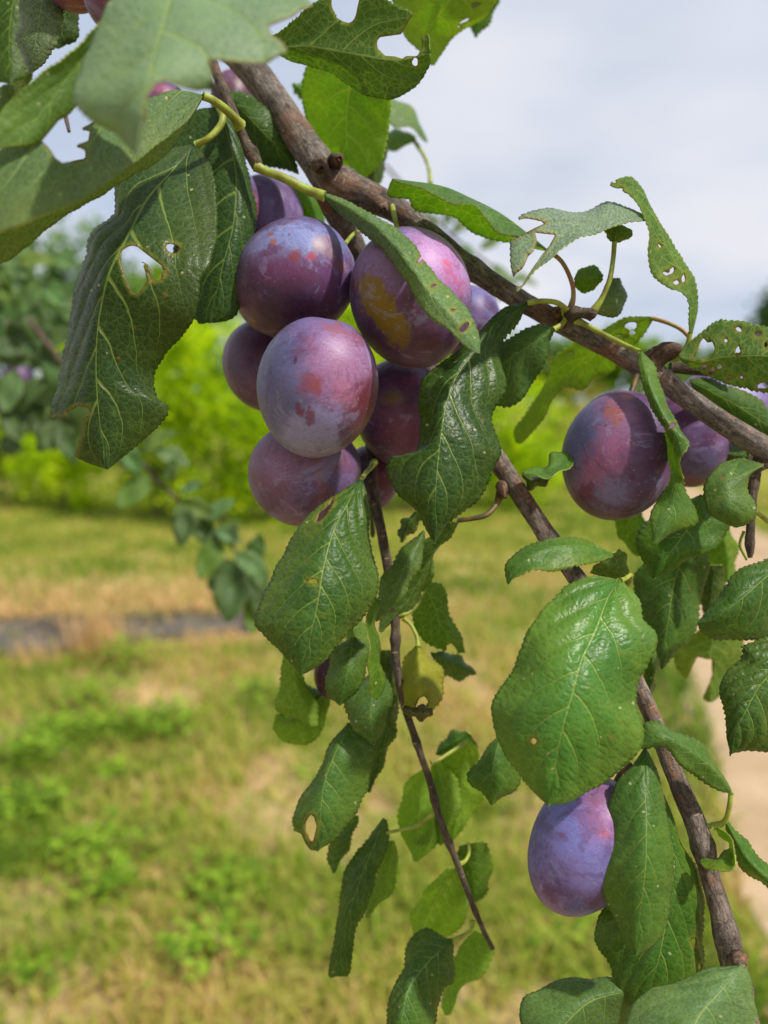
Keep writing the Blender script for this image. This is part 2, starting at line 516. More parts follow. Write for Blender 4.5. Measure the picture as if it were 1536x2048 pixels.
    H += 0.35 * rip * (np.sin(U * 9 + Vv * 3 + a1) * np.sin(Vv * 4 - U * 5 + a2)) * np.sin(np.pi * U)
    P = P + nt * (H / 1000)[..., None]
    du = np.gradient(P, axis=0); dv = np.gradient(P, axis=1)
    n2 = np.cross(du, dv); n2 /= np.linalg.norm(n2, axis=2)[..., None] + 1e-12
    nt = n2 * (cs if side == 't' else -cs)
    t = 0.00013
    top = (P + nt * t).reshape(-1, 3); bot = (P - nt * t).reshape(-1, 3)
    ncol = 2 * nh + 1
    idx = np.arange(nu * ncol).reshape(nu, ncol)
    a, b, c, e = idx[:-1, :-1][keep], idx[1:, :-1][keep], idx[1:, 1:][keep], idx[:-1, 1:][keep]
    quads = np.stack([a, b, c, e], -1)
    up = (cs > 0) == (side == 't')
    tq = quads if up else quads[:, ::-1]
    bq = (quads[:, ::-1] if up else quads) + nu * ncol
    # rim along every boundary edge
    from collections import Counter
    ed = np.concatenate([tq[:, [0, 1]], tq[:, [1, 2]], tq[:, [2, 3]], tq[:, [3, 0]]])
    st = set(map(tuple, ed.tolist()))
    N0 = nu * ncol
    rim = [(y_, x_, x_ + N0, y_ + N0) for x_, y_ in st if (y_, x_) not in st]
    allf = tq.tolist() + bq.tolist() + rim
    used = np.zeros(2 * N0, bool)
    for q in (tq, bq): used[q.ravel()] = True
    remap = np.cumsum(used) - 1
    allf = [tuple(int(remap[i]) for i in f_) for f_ in allf]
    luv = np.stack([U, Vv, np.zeros_like(U)], -1).reshape(-1, 3)
    wid = (np.linalg.norm(E - m_[:, None, :], axis=2) * mmx)
    lmm = np.stack([Vv * np.maximum(wid, hw * mmx * 0.35) + sd_ * 37.0, U * ll * mmx + sd_ * 11.0, np.full_like(U, sd_ * 3.1)], -1).reshape(-1, 3)
    V2 = np.vstack([top, bot])[used]
    me = mesh('leaf', V2, allf, True, {'leaf_uv': np.vstack([luv, luv])[used], 'leaf_mm': np.vstack([lmm, lmm])[used], 'wound': np.tile(WD.ravel(), 2)[used]},
              [0] * len(tq) + [1] * len(bq) + [2] * len(rim))
    sm = np.ones(len(allf), bool); sm[len(tq) + len(bq):] = False
    me.polygons.foreach_set('use_smooth', sm)
    o = link('leaf', me, [M_TOP, M_BOT, M_RIM], parent)
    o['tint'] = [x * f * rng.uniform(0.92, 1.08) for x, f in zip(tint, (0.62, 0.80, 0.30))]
    o['yellow'] = float(yellow); o['pale'] = float(pale * (0.45 if pale < 0.4 else 0.8)); o['gloss'] = float(gloss); o['veins'] = float(veins); o['thin'] = float(thin); o['quilt'] = 0.12 + 0.40 * max(0, puff - 0.25)
    if label: o['label'] = label
    if pet is not None:
        q = [(x, y, z, 0) for x, y, z in pet]
        q = [(x, y, z, pw[0] + (pw[1] - pw[0]) * i / (len(q) - 1)) for i, (x, y, z, _) in enumerate(q)]
        q[-1] = q[-1][:3] + (q[-1][3] * 1.45,); q[0] = q[0][:3] + (q[0][3] * 1.15,)
        tube('petiole', q, pmat or M_PET, o, sides=8, step=4)
    return o

# ------------------------------------------------------------------ plums
def mat_plum(name, marks, bloom=0.6, seed=0.0):
    """purple skin under a waxy bloom; marks: (centre, t1, t2, colour, soft, strength, distortion, roughness-less)"""
    k = NT(name)
    pos0 = k.n('ShaderNodeTexCoord').outputs['Object']
    pos = k.vm('ADD', k.vm('SCALE', pos0, 1000.0), (seed * 13.7, seed * 7.3, seed * 3.1))   # mm
    big = k.noise(pos, 0.045, 3, 0.55)
    med = k.noise(pos, 0.16, 4, 0.6)
    fine = k.noise(pos, 1.3, 4, 0.65)
    c = k.mix(k.ramp(big, 0.35, 0.65), (*lin(74, 44, 80), 1), (*lin(100, 52, 80), 1))
    c = k.mix(k.m('MULTIPLY', k.ramp(med, 0.45, 0.62), 0.6), c, (*lin(66, 30, 52), 1))
    z = k.sep(pos0)[2]
    pn = k.noise(pos, 0.11, 7, 0.66)
    bl = k.m('ADD', k.m('MULTIPLY', k.ramp(k.m('ADD', k.m('MULTIPLY', big, 0.6), k.m('MULTIPLY', med, 0.4)), 0.40, 0.60), 0.4), k.ramp(pn, 0.43, 0.53, 0.1, 0.6))
    bl = k.m('MULTIPLY', bl, k.ramp(fine, 0.3, 0.62, 0.55, 1.05))
    bloomc = k.mix(k.ramp(k.noise(pos, 0.07, 2), 0.4, 0.62), (*lin(112, 120, 182), 1), (*lin(146, 122, 178), 1))
    bloomf = k.m('MULTIPLY', bl, bloom)
    c = k.mix(bloomf, c, bloomc)
    rub = None
    for (ctr, t1, t2, col, soft, stren, dist) in marks:
        q = k.vm('SUBTRACT', k.vm('SCALE', pos0, 1000.0), tuple(x * 1000 for x in ctr))
        if dist:
            nz = k.vm('SCALE', k.vm('SUBTRACT', k.noise(pos, 0.34, 7, 0.68, color=True), (0.5, 0.5, 0.5)), dist * 2.6)
            q = k.vm('ADD', q, nz)
        x = k.vm('DOT_PRODUCT', q, tuple(t1)); y = k.vm('DOT_PRODUCT', q, tuple(t2))
        nn = Vector(ctr).normalized()
        zf = k.ramp(k.vm('DOT_PRODUCT', pos0, tuple(nn)), 0.0, Vector(ctr).length * 0.25)
        r = k.m('SQRT', k.m('ADD', k.m('MULTIPLY', x, x), k.m('MULTIPLY', y, y)))
        f = k.m('MULTIPLY', k.m('MULTIPLY', k.ramp(r, 1.0 - soft, 1.0 + soft * 0.6, 1.0, 0.0), zf), stren)
        f = k.m('MULTIPLY', f, k.ramp(fine, 0.25, 0.6, 0.62, 1.0))
        c = k.mix(f, c, (*col, 1))
    # pores and scuffs
    smr = k.noise(k.comb(k.m('MULTIPLY', k.sep(pos)[0], 0.30), k.sep(pos)[1], k.m('MULTIPLY', k.sep(pos)[2], 0.55)), 0.16, 6, 0.7, dist=1.2)
    c = k.mix(k.m('MULTIPLY', k.ramp(smr, 0.56, 0.62), 0.34), c, (*lin(78, 36, 66), 1))
    c = k.mix(k.m('MULTIPLY', k.ramp(smr, 0.44, 0.38), 0.30), c, (*lin(150, 146, 190), 1))
    pore = k.voro(pos, 0.42, 'F1')
    c = k.mix(k.ramp(pore, 0.07, 0.13, 0.32, 0.0), c, (*lin(190, 160, 165), 1))
    scr = k.noise(k.comb(k.m('MULTIPLY', k.sep(pos)[0], 0.5), k.m('MULTIPLY', k.sep(pos)[1], 0.5), k.m('MULTIPLY', k.sep(pos)[2], 3.2)), 0.35, 5, 0.75)
    c = k.mix(k.m('MULTIPLY', k.ramp(scr, 0.57, 0.66), 0.38), c, (*lin(70, 30, 60), 1))
    spk = k.voro(k.vm('ADD', pos, (9.0, 4.0, 2.0)), 0.14, 'F1')
    c = k.mix(k.m('MULTIPLY', k.ramp(k.m('ADD', spk, k.m('MULTIPLY', fine, 0.12)), 0.11, 0.16, 1.0, 0.0), 0.6), c, (*lin(120, 48, 52), 1))
    rough = k.m('ADD', k.m('MULTIPLY', bloomf, 0.16), 0.38)
    h = k.m('ADD', k.m('MULTIPLY', fine, 0.5), k.m('MULTIPLY', med, 1.0))
    sh = k.princ(c, rough, 0.28, k.bump(h, 0.25, 0.0005), Sheen_Weight=0.03, Sheen_Roughness=0.5)
    return k.out(sh)

PLUMS = []
def plum(cx, cy, d, a, b, ang, tilt, label, marks=(), bloom=0.6, stalk=None, group='plums hanging on the branch', seed=None, seg=56):
    """cx, cy: centre pixel; d: mm; a along the stalk axis and b across it, photo pixels; ang: screen angle of the stalk end"""
    PLUMS.append(1)
    seed = seed if seed is not None else len(PLUMS)
    dm = d / 1000
    A, Bm = a * dm / FPX, b * dm / FPX
    an, ti = math.radians(ang), math.radians(tilt)
    ax = DIR(math.cos(an) * math.cos(ti), math.sin(an) * math.cos(ti), math.sin(ti)).normalized()
    fw = DIR(0, 0, 1)
    xx = ax.cross(fw).normalized(); yy = ax.cross(xx).normalized()
    rot = Matrix((xx, yy, ax)).transposed()
    loc = Vector(PX(cx, cy, dm))
    V, F = [], []
    nr = seg * 2 // 3
    rng = random.Random(seed * 31)
    sut = math.radians(rng.uniform(0, 360))
    V.append((0, 0, A * 0.955))
    for i in range(1, nr):
        th = math.pi * i / nr
        for j in range(seg):
            ph = 2 * math.pi * j / seg
            r = Bm * math.sin(th) * (1 + 0.045 * math.cos(th)) * (1 + 0.05 * math.sin(th) ** 2 * 0)
            z = A * math.cos(th)
            dpole = math.sin(th)
            if th < 0.6: z -= A * 0.045 * math.exp(-(dpole / 0.16) ** 2)
            g = math.exp(-((math.atan2(math.sin(ph - sut), math.cos(ph - sut))) / 0.10) ** 2) * 0.014 * math.sin(th)
            nz = 0.010 * mnoise.noise((math.cos(ph) * math.sin(th) * 1.6 + seed * 5, math.sin(ph) * math.sin(th) * 1.6, math.cos(th) * 1.6))
            f = 1 - g + nz
            V.append((r * math.cos(ph) * f, r * math.sin(ph) * f, z * (1 + nz)))
    V.append((0, 0, -A * 1.0))
    for j in range(seg):
        F.append((0, 1 + j, 1 + (j + 1) % seg))
    for i in range(nr - 2):
        for j in range(seg):
            k = (j + 1) % seg
            F.append((1 + i * seg + j, 1 + (i + 1) * seg + j, 1 + (i + 1) * seg + k, 1 + i * seg + k))
    last = len(V) - 1; b0 = 1 + (nr - 2) * seg
    for j in range(seg):
        F.append((b0 + j, last, b0 + (j + 1) % seg))
    me = mesh('plum', V, F)
    mk = []
    org = Vector((0, 0, CAM_H))
    inv = rot.transposed()
    for (px, py, ra, rb, mang, col, soft, stren, dist) in marks:
        q = Vector(PX(px, py, 1.0)) - org
        o_ = inv @ (org - loc); dv = inv @ q
        sx = Vector((1 / Bm, 1 / Bm, 1 / A))
        oo = Vector((o_.x * sx.x, o_.y * sx.y, o_.z * sx.z)); dd = Vector((dv.x * sx.x, dv.y * sx.y, dv.z * sx.z))
        aa, bb, cc = dd.dot(dd), 2 * oo.dot(dd), oo.dot(oo) - 1
        disc = bb * bb - 4 * aa * cc
        t = (-bb - math.sqrt(disc)) / (2 * aa) if disc > 0 else -bb / (2 * aa)
        hit = o_ + dv * t
        m = math.radians(mang)
        e1 = DIR(math.cos(m), math.sin(m), 0); e2 = DIR(-math.sin(m), math.cos(m), 0)
        e1 = inv @ e1; e2 = inv @ e2
        sc = dm / FPX * 1000
        mk.append((tuple(hit), tuple(e1 / (ra * sc)), tuple(e2 / (rb * sc)), col, soft, stren, dist))
    o = link('plum', me, mat_plum('plum_skin', mk, bloom, seed))
    o.matrix_world = Matrix.Translation(loc) @ rot.to_4x4()
    tag(o, label, 'plum', group)
    bpy.context.view_layer.update()
    if stalk:
        tube('stalk', stalk, M_STALK if len(stalk[0]) < 5 else M_PET, o, sides=8, step=4)
    return o

RED = lin(124, 54, 62); MAROON = lin(92, 34, 40); BLUE = lin(112, 118, 168); LILAC = lin(160, 128, 176)
PINK = lin(168, 98, 128); ORANGE = lin(172, 88, 48); OLIVE = lin(124, 100, 14); DPUR = lin(62, 26, 58); BROWN = lin(122, 62, 52)
HAZY = lin(136, 122, 164)

# front of the cluster
plum(636, 776, 240, 140, 121, 80, 12, 'large front plum of the cluster, lilac bloom with a round red bruise in its middle', [
    (545, 780, 75, 140, 6, lin(92, 98, 142), 0.5, 0.85, 3), (640, 862, 86, 48, 8, lin(142, 138, 190), 0.45, 0.85, 5), (690, 725, 70, 85, 30, lin(162, 110, 146), 0.6, 0.6, 4),  # blue left limb, pink upper right: bloom with shade and sunlight painted in
    (722, 830, 34, 66, -22, lin(92, 30, 30), 0.5, 0.9, 4), (740, 800, 22, 60, -10, MAROON, 0.5, 0.8, 2),
    (692, 872, 20, 18, 0, DPUR, 0.5, 0.6, 3), (620, 768, 27, 23, 20, RED, 0.5, 0.72, 3.2), (632, 776, 12, 14, 30, lin(138, 66, 62), 0.9, 0.6, 1.5),
    (600, 820, 7, 15, 25, lin(108, 40, 74), 0.4, 0.8, 2), (620, 832, 9, 16, -10, lin(108, 40, 74), 0.4, 0.8, 2), (590, 722, 4, 9, -20, DPUR, 0.4, 0.8, 1),
    (680, 660, 46, 13, -18, lin(132, 66, 66), 0.7, 0.6, 5), (690, 790, 26, 30, 0, lin(170, 92, 104), 0.8, 0.4, 3)], 0.55)
plum(588, 560, 262, 128, 113, 32, 5, 'blue topped plum at the upper left of the cluster with red pimples', [
    (590, 478, 95, 42, 8, lin(122, 134, 186), 0.6, 0.9, 5), (560, 540, 60, 40, 0, lin(100, 44, 84), 0.8, 0.8, 4), (600, 620, 100, 52, 8, lin(50, 26, 54), 0.7, 0.9, 4), (660, 560, 40, 50, 0, lin(98, 52, 96), 0.8, 0.6, 4),  # blue top: bloom plus sky light put into the skin colour
    (652, 492, 22, 26, 30, lin(132, 100, 112), 0.3, 0.85, 3), (590, 513, 13, 12, 0, RED, 0.4, 0.9, 1.5), (622, 513, 11, 9, 0, lin(160, 58, 84), 0.4, 0.9, 1.5),
    (547, 483, 8, 8, 0, lin(150, 88, 64), 0.3, 0.9, 1), (541, 468, 8, 5, 0, lin(140, 80, 62), 0.3, 0.9, 1), (540, 500, 24, 10, 20, lin(96, 44, 78), 0.5, 0.8, 3),
    (683, 528, 11, 15, 0, lin(140, 86, 72), 0.5, 0.8, 3), (505, 660, 30, 10, 35, lin(110, 84, 44), 0.5, 0.7, 2), (672, 500, 9, 40, 15, lin(86, 52, 88), 0.6, 0.6, 2)], 0.42,
    stalk=[(690, 488, 262, 9, 1), (705, 470, 268, 8, 1), (722, 460, 275, 9, 1)])
plum(822, 598, 252, 139, 121, 104, 4, 'upper right plum of the cluster with a long olive yellow bare patch', [
    (880, 520, 90, 62, -20, lin(178, 128, 184), 0.6, 0.85, 5), (750, 520, 46, 60, 60, lin(142, 110, 158), 0.6, 0.75, 4), (810, 660, 120, 62, 0, lin(84, 50, 78), 0.7, 0.75, 4),  # lit top and upper left, leaf-shaded lower half painted into the skin
    (745, 588, 24, 44, 20, OLIVE, 0.18, 0.95, 2.5), (785, 645, 26, 46, 38, lin(128, 104, 24), 0.25, 0.95, 3), (766, 615, 26, 42, 28, OLIVE, 0.18, 0.95, 2.5), (716, 567, 10, 9, 20, lin(120, 72, 40), 0.4, 0.8, 2),
    (900, 545, 14, 26, 25, lin(172, 76, 122), 0.5, 0.7, 4), (925, 575, 12, 18, 0, lin(160, 66, 108), 0.5, 0.7, 4), (892, 525, 8, 8, 0, lin(190, 70, 100), 0.4, 0.7, 2), (860, 690, 40, 14, 10, lin(92, 60, 50), 0.7, 0.5, 3)], 0.5,
    stalk=[(796, 466, 255, 11, 1), (790, 438, 257, 10, 1), (784, 412, 262, 12, 1)])
plum(610, 948, 270, 106, 113, 100, -6, 'lowest plum of the cluster, dull mauve, half covered by the front plum', [
    (640, 965, 10, 42, 8, lin(140, 84, 72), 0.6, 0.55, 4), (650, 920, 50, 24, 0, lin(128, 88, 84), 0.8, 0.6, 3), (660, 1000, 40, 20, 0, lin(116, 72, 88), 0.7, 0.5, 3), (520, 968, 4, 4, 0, lin(150, 90, 70), 0.4, 0.9, 0.5), (560, 920, 80, 90, 0, lin(150, 112, 138), 0.9, 0.5, 3)], 0.5)
plum(542, 732, 290, 92, 98, 70, 0, 'dark plum tucked behind the left side of the front plum', [
    (540, 690, 60, 40, 0, lin(80, 40, 58), 0.8, 0.6, 3)], 0.35)
plum(802, 826, 282, 108, 92, 95, 0, 'reddish purple plum between the front plum and the drooping dark leaf', [
    (785, 795, 24, 14, 10, lin(128, 112, 40), 0.7, 0.75, 2), (800, 850, 50, 60, 0, lin(128, 68, 92), 0.8, 0.6, 3), (830, 760, 40, 14, 10, lin(150, 84, 118), 0.8, 0.6, 3)], 0.3)
plum(528, 452, 305, 100, 78, 80, 0, 'violet plum behind the blue topped plum, beside the spur twig', [(540, 420, 60, 60, 0, lin(112, 92, 140), 0.8, 0.7, 4)], 0.55)
plum(436, 410, 284, 92, 80, 80, 0, 'plum showing a thin strip past the folded dark leaf', [(508, 410, 14, 30, 0, lin(160, 60, 80), 0.6, 0.7, 3)], 0.5)
plum(936, 646, 305, 74, 66, 95, 0, 'small lilac plum peeping out right of the olive patched plum', [], 0.75)
plum(742, 956, 300, 66, 56, 95, 0, 'red brown plum peeping out above the thin hanging twig', [(770, 950, 24, 30, 0, lin(104, 44, 36), 0.6, 0.8, 2)], 0.3)
# right hand plums
plum(1238, 912, 250, 131, 112, 74, 4, 'large dark plum under the bough with pink stripe and orange scar by the stalk', [
    (1160, 880, 50, 110, -12, lin(96, 104, 146), 0.6, 0.8, 3), (1240, 860, 42, 90, -6, lin(134, 92, 124), 0.6, 0.7, 4), (1205, 925, 34, 60, -20, lin(150, 84, 120), 0.6, 0.75, 5), (1228, 826, 16, 30, 4, lin(142, 84, 66), 0.6, 0.8, 4), (1252, 793, 12, 8, 0, lin(160, 92, 84), 0.5, 0.7, 2),  # pink stripe carries sunlight, dark right flank the leaf shadow, as skin colour
    (1300, 910, 50, 90, -8, lin(78, 50, 82), 0.7, 0.8, 3), (1185, 1010, 40, 20, -30, lin(74, 30, 50), 0.5, 0.85, 3), (1215, 1022, 50, 16, 0, lin(72, 32, 54), 0.6, 0.8, 3), (1180, 980, 12, 16, 30, lin(98, 34, 56), 0.5, 0.8, 3), (1225, 985, 36, 40, 10, lin(120, 116, 160), 0.7, 0.7, 4)], 0.42,
    stalk=[(1262, 786, 250, 12), (1268, 768, 251, 12), (1274, 748, 252, 15)])
plum(1372, 876, 280, 100, 82, 105, 0, 'dark blue plum in shade directly below the bough at the right', [(1400, 930, 50, 30, 0, lin(92, 98, 140), 0.7, 0.6, 3), (1385, 965, 30, 10, 0, lin(110, 56, 40), 0.6, 0.7, 2)], 0.35)
plum(1445, 842, 300, 108, 96, 110, 0, 'plum behind the bough, its pale lilac top showing under the hole riddled leaf', [(1480, 785, 50, 30, -30, lin(164, 148, 200), 0.7, 0.7, 3)], 0.6)
plum(1168, 1690, 232, 143, 104, 62, 0, 'long blue violet plum low at the right, half behind two leaves', [
    (1140, 1650, 80, 110, -10, lin(116, 118, 184), 0.8, 0.85, 4), (1200, 1640, 40, 40, 0, lin(164, 108, 148), 0.8, 0.7, 4), (1210, 1668, 16, 8, -10, lin(170, 84, 100), 0.7, 0.7, 3), (1200, 1592, 40, 14, 20, lin(122, 68, 86), 0.6, 0.7, 3),
    (1100, 1662, 18, 12, -10, lin(92, 76, 112), 0.7, 0.6, 2), (1125, 1672, 6, 10, 0, lin(100, 56, 84), 0.5, 0.7, 2), (1118, 1788, 14, 8, -35, lin(86, 48, 78), 0.6, 0.6, 2), (1150, 1750, 50, 26, -30, lin(118, 98, 148), 0.8, 0.5, 4)], 0.75,
    stalk=[(1232, 1562, 230, 11), (1240, 1548, 230, 10), (1262, 1528, 232, 10)])
# upper left plums
plum(252, -22, 205, 92, 82, 60, 0, 'plum at the top edge behind the big pale blurred leaf', [(215, 20, 40, 40, 0, lin(116, 62, 84), 0.8, 0.6, 3)], 0.4)
plum(150, -64, 235, 82, 72, 80, 0, 'brownish plum just touching the top edge at the left', [(160, 5, 40, 20, 0, lin(146, 88, 70), 0.8, 0.7, 3)], 0.3)
plum(322, 228, 296, 66, 58, 90, 0, 'pinkish plum half hidden under the big pale blurred leaf', [(320, 178, 30, 18, 0, lin(150, 70, 90), 0.7, 0.6, 2)], 0.6)
plum(466, 205, 318, 62, 44, 90, 0, 'shaded brownish plum between the spur twig and the bough', [(470, 170, 30, 40, 0, lin(104, 68, 72), 0.8, 0.8, 2)], 0.2)
plum(272, 348, 300, 56, 52, 90, 0, 'small dark plum behind the yellow edged leaf', [], 0.3)
plum(664, 1346, 285, 52, 36, 85, 0, 'deep red plum almost hidden under the broad hanging leaf', [(650, 1350, 40, 50, 0, lin(52, 14, 20), 0.8, 0.95, 2)], 0.05)

# ------------------------------------------------------------------ the branch itself
branch = link('plum_branch', None)
branch.location = PX(650, 400, 0.275)
tag(branch, 'laden plum branch across the view with grey bough, drooping shoots and chewed green leaves', 'branch')
bpy.context.view_layer.update()

tube('bough', [(-260, -1150, 420, 110), (60, -560, 350, 92), (240, -230, 316, 76), (330, -70, 300, 68), (420, 45, 292, 66), (500, 135, 286, 68), (545, 195, 282, 66), (590, 260, 279, 68), (632, 322, 276, 74), (672, 368, 274, 82), (735, 392, 272, 66),
    (800, 424, 270, 56), (870, 478, 268, 48), (950, 542, 266, 45), (1050, 606, 263, 45), (1140, 655, 261, 47), (1220, 697, 259, 46), (1300, 742, 257, 52), (1375, 796, 256, 46), (1450, 848, 255, 48), (1540, 905, 254, 54), (1640, 985, 254, 58), (1760, 1090, 256, 62)],
    M_BARK, branch, sides=30, step=2.4, lump=0.05, seed=3, thin=0.90, knots=((0.585, 3.5, 0.10), (0.62, 3, 0.10), (0.72, 3.5, 0.14), (0.79, 3, 0.16)))
tube('side_branch', [(655, 385, 276, 60), (690, 455, 284, 56), (730, 540, 294, 52), (800, 650, 302, 50), (880, 770, 296, 48), (950, 860, 272, 45), (1008, 940, 258, 44), (1060, 1020, 252, 42), (1120, 1110, 248, 40),
    (1180, 1195, 244, 40), (1240, 1300, 242, 38), (1300, 1424, 240, 38), (1345, 1540, 236, 40), (1392, 1650, 232, 46), (1420, 1750, 229, 42), (1448, 1850, 226, 50), (1466, 1930, 224, 54), (1500, 2060, 222, 50), (1560, 2200, 222, 48)],
    M_BARK2, branch, sides=26, step=2.6, lump=0.075, seed=11, thin=0.90, knots=((0.49, 3, 0.12), (0.79, 3.5, 0.22), (0.86, 3, 0.15), (0.90, 3, 0.2)))
tube('twig', [(735, 800, 300, 24), (742, 900, 286, 24), (748, 985, 276, 25), (764, 1070, 268, 24), (778, 1150, 266, 23), (790, 1235, 265, 22), (792, 1320, 264, 21), (806, 1400, 264, 19), (835, 1490, 266, 17), (862, 1570, 268, 17), (880, 1640, 270, 18), (912, 1720, 272, 16), (938, 1790, 274, 14), (960, 1845, 275, 12), (985, 1897, 276, 11)],
    M_TWIG, branch, sides=14, step=3, lump=0.09, thin=0.84, seed=21, knots=((0.45, 2, 0.3), (0.62, 2, 0.25), (0.72, 2.2, 0.3), (0.80, 2, 0.3), (0.93, 2, 0.25)))
tube('twig', [(330, -330, 330, 22), (560, -190, 305, 18), (780, -110, 288, 15), (915, -64, 279, 12), (985, -44, 330, 8)], M_TWIG, branch, sides=10, step=4, lump=0.08, seed=62)
tube('spur', [(414, 52, 286, 24), (412, 85, 272, 22), (428, 135, 262, 22), (452, 190, 256, 20), (474, 245, 252, 20), (492, 285, 251, 20), (510, 322, 251, 26), (514, 336, 251, 20)], M_TWIG, branch, sides=14, step=2.5, lump=0.10, seed=31, knots=((0.62, 1.8, 0.3), (0.93, 2, 0.3)))
tube('spur', [(1128, 640, 256, 30), (1145, 627, 250, 24), (1165, 626, 248, 20), (1185, 629, 247, 24), (1191, 632, 247, 14)], M_TWIG, branch, sides=14, step=2, lump=0.22, seed=32, knots=((0.5, 1.2, 0.3),))
tube('spur', [(1300, 728, 256, 52), (1318, 712, 254, 44), (1338, 702, 252, 36), (1354, 700, 251, 26), (1362, 704, 251, 14)], M_SCAR, branch, sides=16, step=2, lump=0.25, seed=33)
tube('spur', [(1340, 735, 258, 22), (1380, 738, 258, 24), (1420, 742, 258, 22), (1470, 760, 262, 18)], M_TWIG, branch, sides=10, step=3, lump=0.1, seed=34)
tube('bud_scar', [(640, 330, 267, 34), (641, 333, 262, 30), (642, 335, 259, 26), (643, 337, 258, 10)], M_SCAR, branch, sides=14, step=0.8, lump=0.25, seed=41)
tube('bud_scar', [(664, 328, 270, 30), (672, 322, 266, 28), (677, 318, 264, 25), (679, 317, 263, 9)], M_SCAR, branch, sides=14, step=1.2, lump=0.3, seed=42)
tube('bud_scar', [(756, 408, 266, 34), (762, 412, 262, 30), (766, 416, 260, 22), (768, 418, 259, 8)], M_SCAR, branch, sides=14, step=0.9, lump=0.35, seed=43)
tube('bud_scar', [(1112, 630, 258, 30), (1116, 626, 254, 26), (1120, 622, 252, 12)], M_SCAR, branch, sides=12, step=0.9, lump=0.4, seed=44)
tube('bud_scar', [(1002, 970, 254, 22), (1006, 986, 251, 20), (1010, 996, 250, 8)], M_SCAR, branch, sides=10, step=1.2, lump=0.4, seed=45)
tube('bud_scar', [(1480, 1915, 220, 30), (1476, 1926, 216, 28), (1474, 1936, 215, 14)], M_SCAR, branch, sides=12, step=1.2, lump=0.35, seed=46)
tube('twig', [(1520, 900, 256, 16), (1510, 950, 254, 22), (1504, 1000, 253, 20), (1502, 1050, 252, 16), (1500, 1090, 252, 20), (1500, 1116, 252, 8)], M_TWIG, branch, sides=10, step=3, lump=0.25, seed=51)
tube('twig', [(1495, 948, 254, 12), (1515, 940, 252, 12), (1540, 930, 250, 11), (1580, 920, 250, 11)], M_TWIG, branch, sides=8, step=3, lump=0.15, seed=52)
tube('tendril', [(1536, 1043, 262, 10), (1510, 1022, 258, 9), (1490, 1010, 256, 7)], M_PET, branch, sides=8, step=3)
tube('tendril', [(1488, 1062, 255, 7), (1480, 1090, 256, 6), (1494, 1120, 256, 6)], M_PET, branch, sides=8, step=3)

B = branch
# --- big blurred leaves close to the lens, upper left
leaf(B, [172, 156, 146, 143, 145], [(352, -110), (338, 0), (313, 82), (293, 184), (272, 316)],
     [(330, -112), (250, -30), (195, 55), (152, 120), (143, 184), (175, 228), (226, 262), (272, 318)],
     [(380, -115), (520, -70), (620, 0), (612, 80), (540, 150), (434, 190), (360, 200), (300, 200), (273, 318)],
     dl=13, dr=11, p=1.2, tint=(0.20, 0.265, 0.34), pale=0.75, gloss=0.25, teeth=4.0, yellow=0.05, veins=6, puff=0.5, rip=1.2,
     cut=[[(297, 400), (291, 219), (297, 191), (312, 168), (332, 163), (359, 174), (391, 183), (434, 187), (450, 260)],
          [(418, 121), (433, 121), (488, 131), (531, 131), (570, 108), (640, 120), (640, 220), (437, 205), (434, 175), (421, 133)],
          [(566, 94), (543, 76), (535, 57), (555, 49), (586, 35), (602, 18), (680, 0), (680, 130), (575, 118)]],
     label='very large pale blurred leaf close to the lens with ragged bitten lower edge')
leaf(B, [184, 180, 176, 172], [(290, -30), (170, 110), (60, 255), (-80, 420)],
     [(270, -40), (195, 50), (130, 108), (60, 168), (0, 232), (-90, 410)],
     [(310, -20), (240, 120), (180, 240), (100, 330), (20, 400), (-70, 430)], dl=-4, dr=10, tint=(0.12, 0.205, 0.075), pale=0.35, gloss=0.3, teeth=4, veins=7, yellow=0.1,
     cut=[[(500, 200), (160, 205), (150, 213), (140, 228), (117, 240), (100, 262), (84, 282), (60, 292), (-20, 300), (-150, 500), (500, 500)]],
     label='pale leaf at the upper left with a straight rim behind the big blurred leaf')
leaf(B, [232, 206, 184, 180, 182], [(406, 188), (350, 178), (295, 196), (180, 238), (60, 280), (-110, 330)],
     [(406, 194), (368, 248), (273, 322), (187, 380), (95, 430), (0, 466), (-110, 500)],
     [(406, 193), (330, 310), (230, 370), (156, 414), (98, 455), (51, 497), (0, 526), (-100, 545)], dl=[-4, -10, -14, -16], dr=[14, 22, 30, 34], p=1.0, flip=True,
     tint=(0.085, 0.145, 0.055), pale=0.45, gloss=0.3, teeth=2.6, yellow=0.25, veins=8, rip=0.4,
     cut=[[(85, 282), (100, 300), (112, 318), (124, 328), (150, 322), (172, 318), (172, 300), (150, 292), (178, 282), (180, 262), (160, 258), (185, 245), (192, 236), (160, 215), (60, 270)]],
     pet=[(406, 192, 232), (425, 200, 234), (450, 218, 240), (468, 236, 246), (479, 250, 250)], pw=(15, 19), label='pale leaf curving to the left edge, with a yellow rim and olive underside')
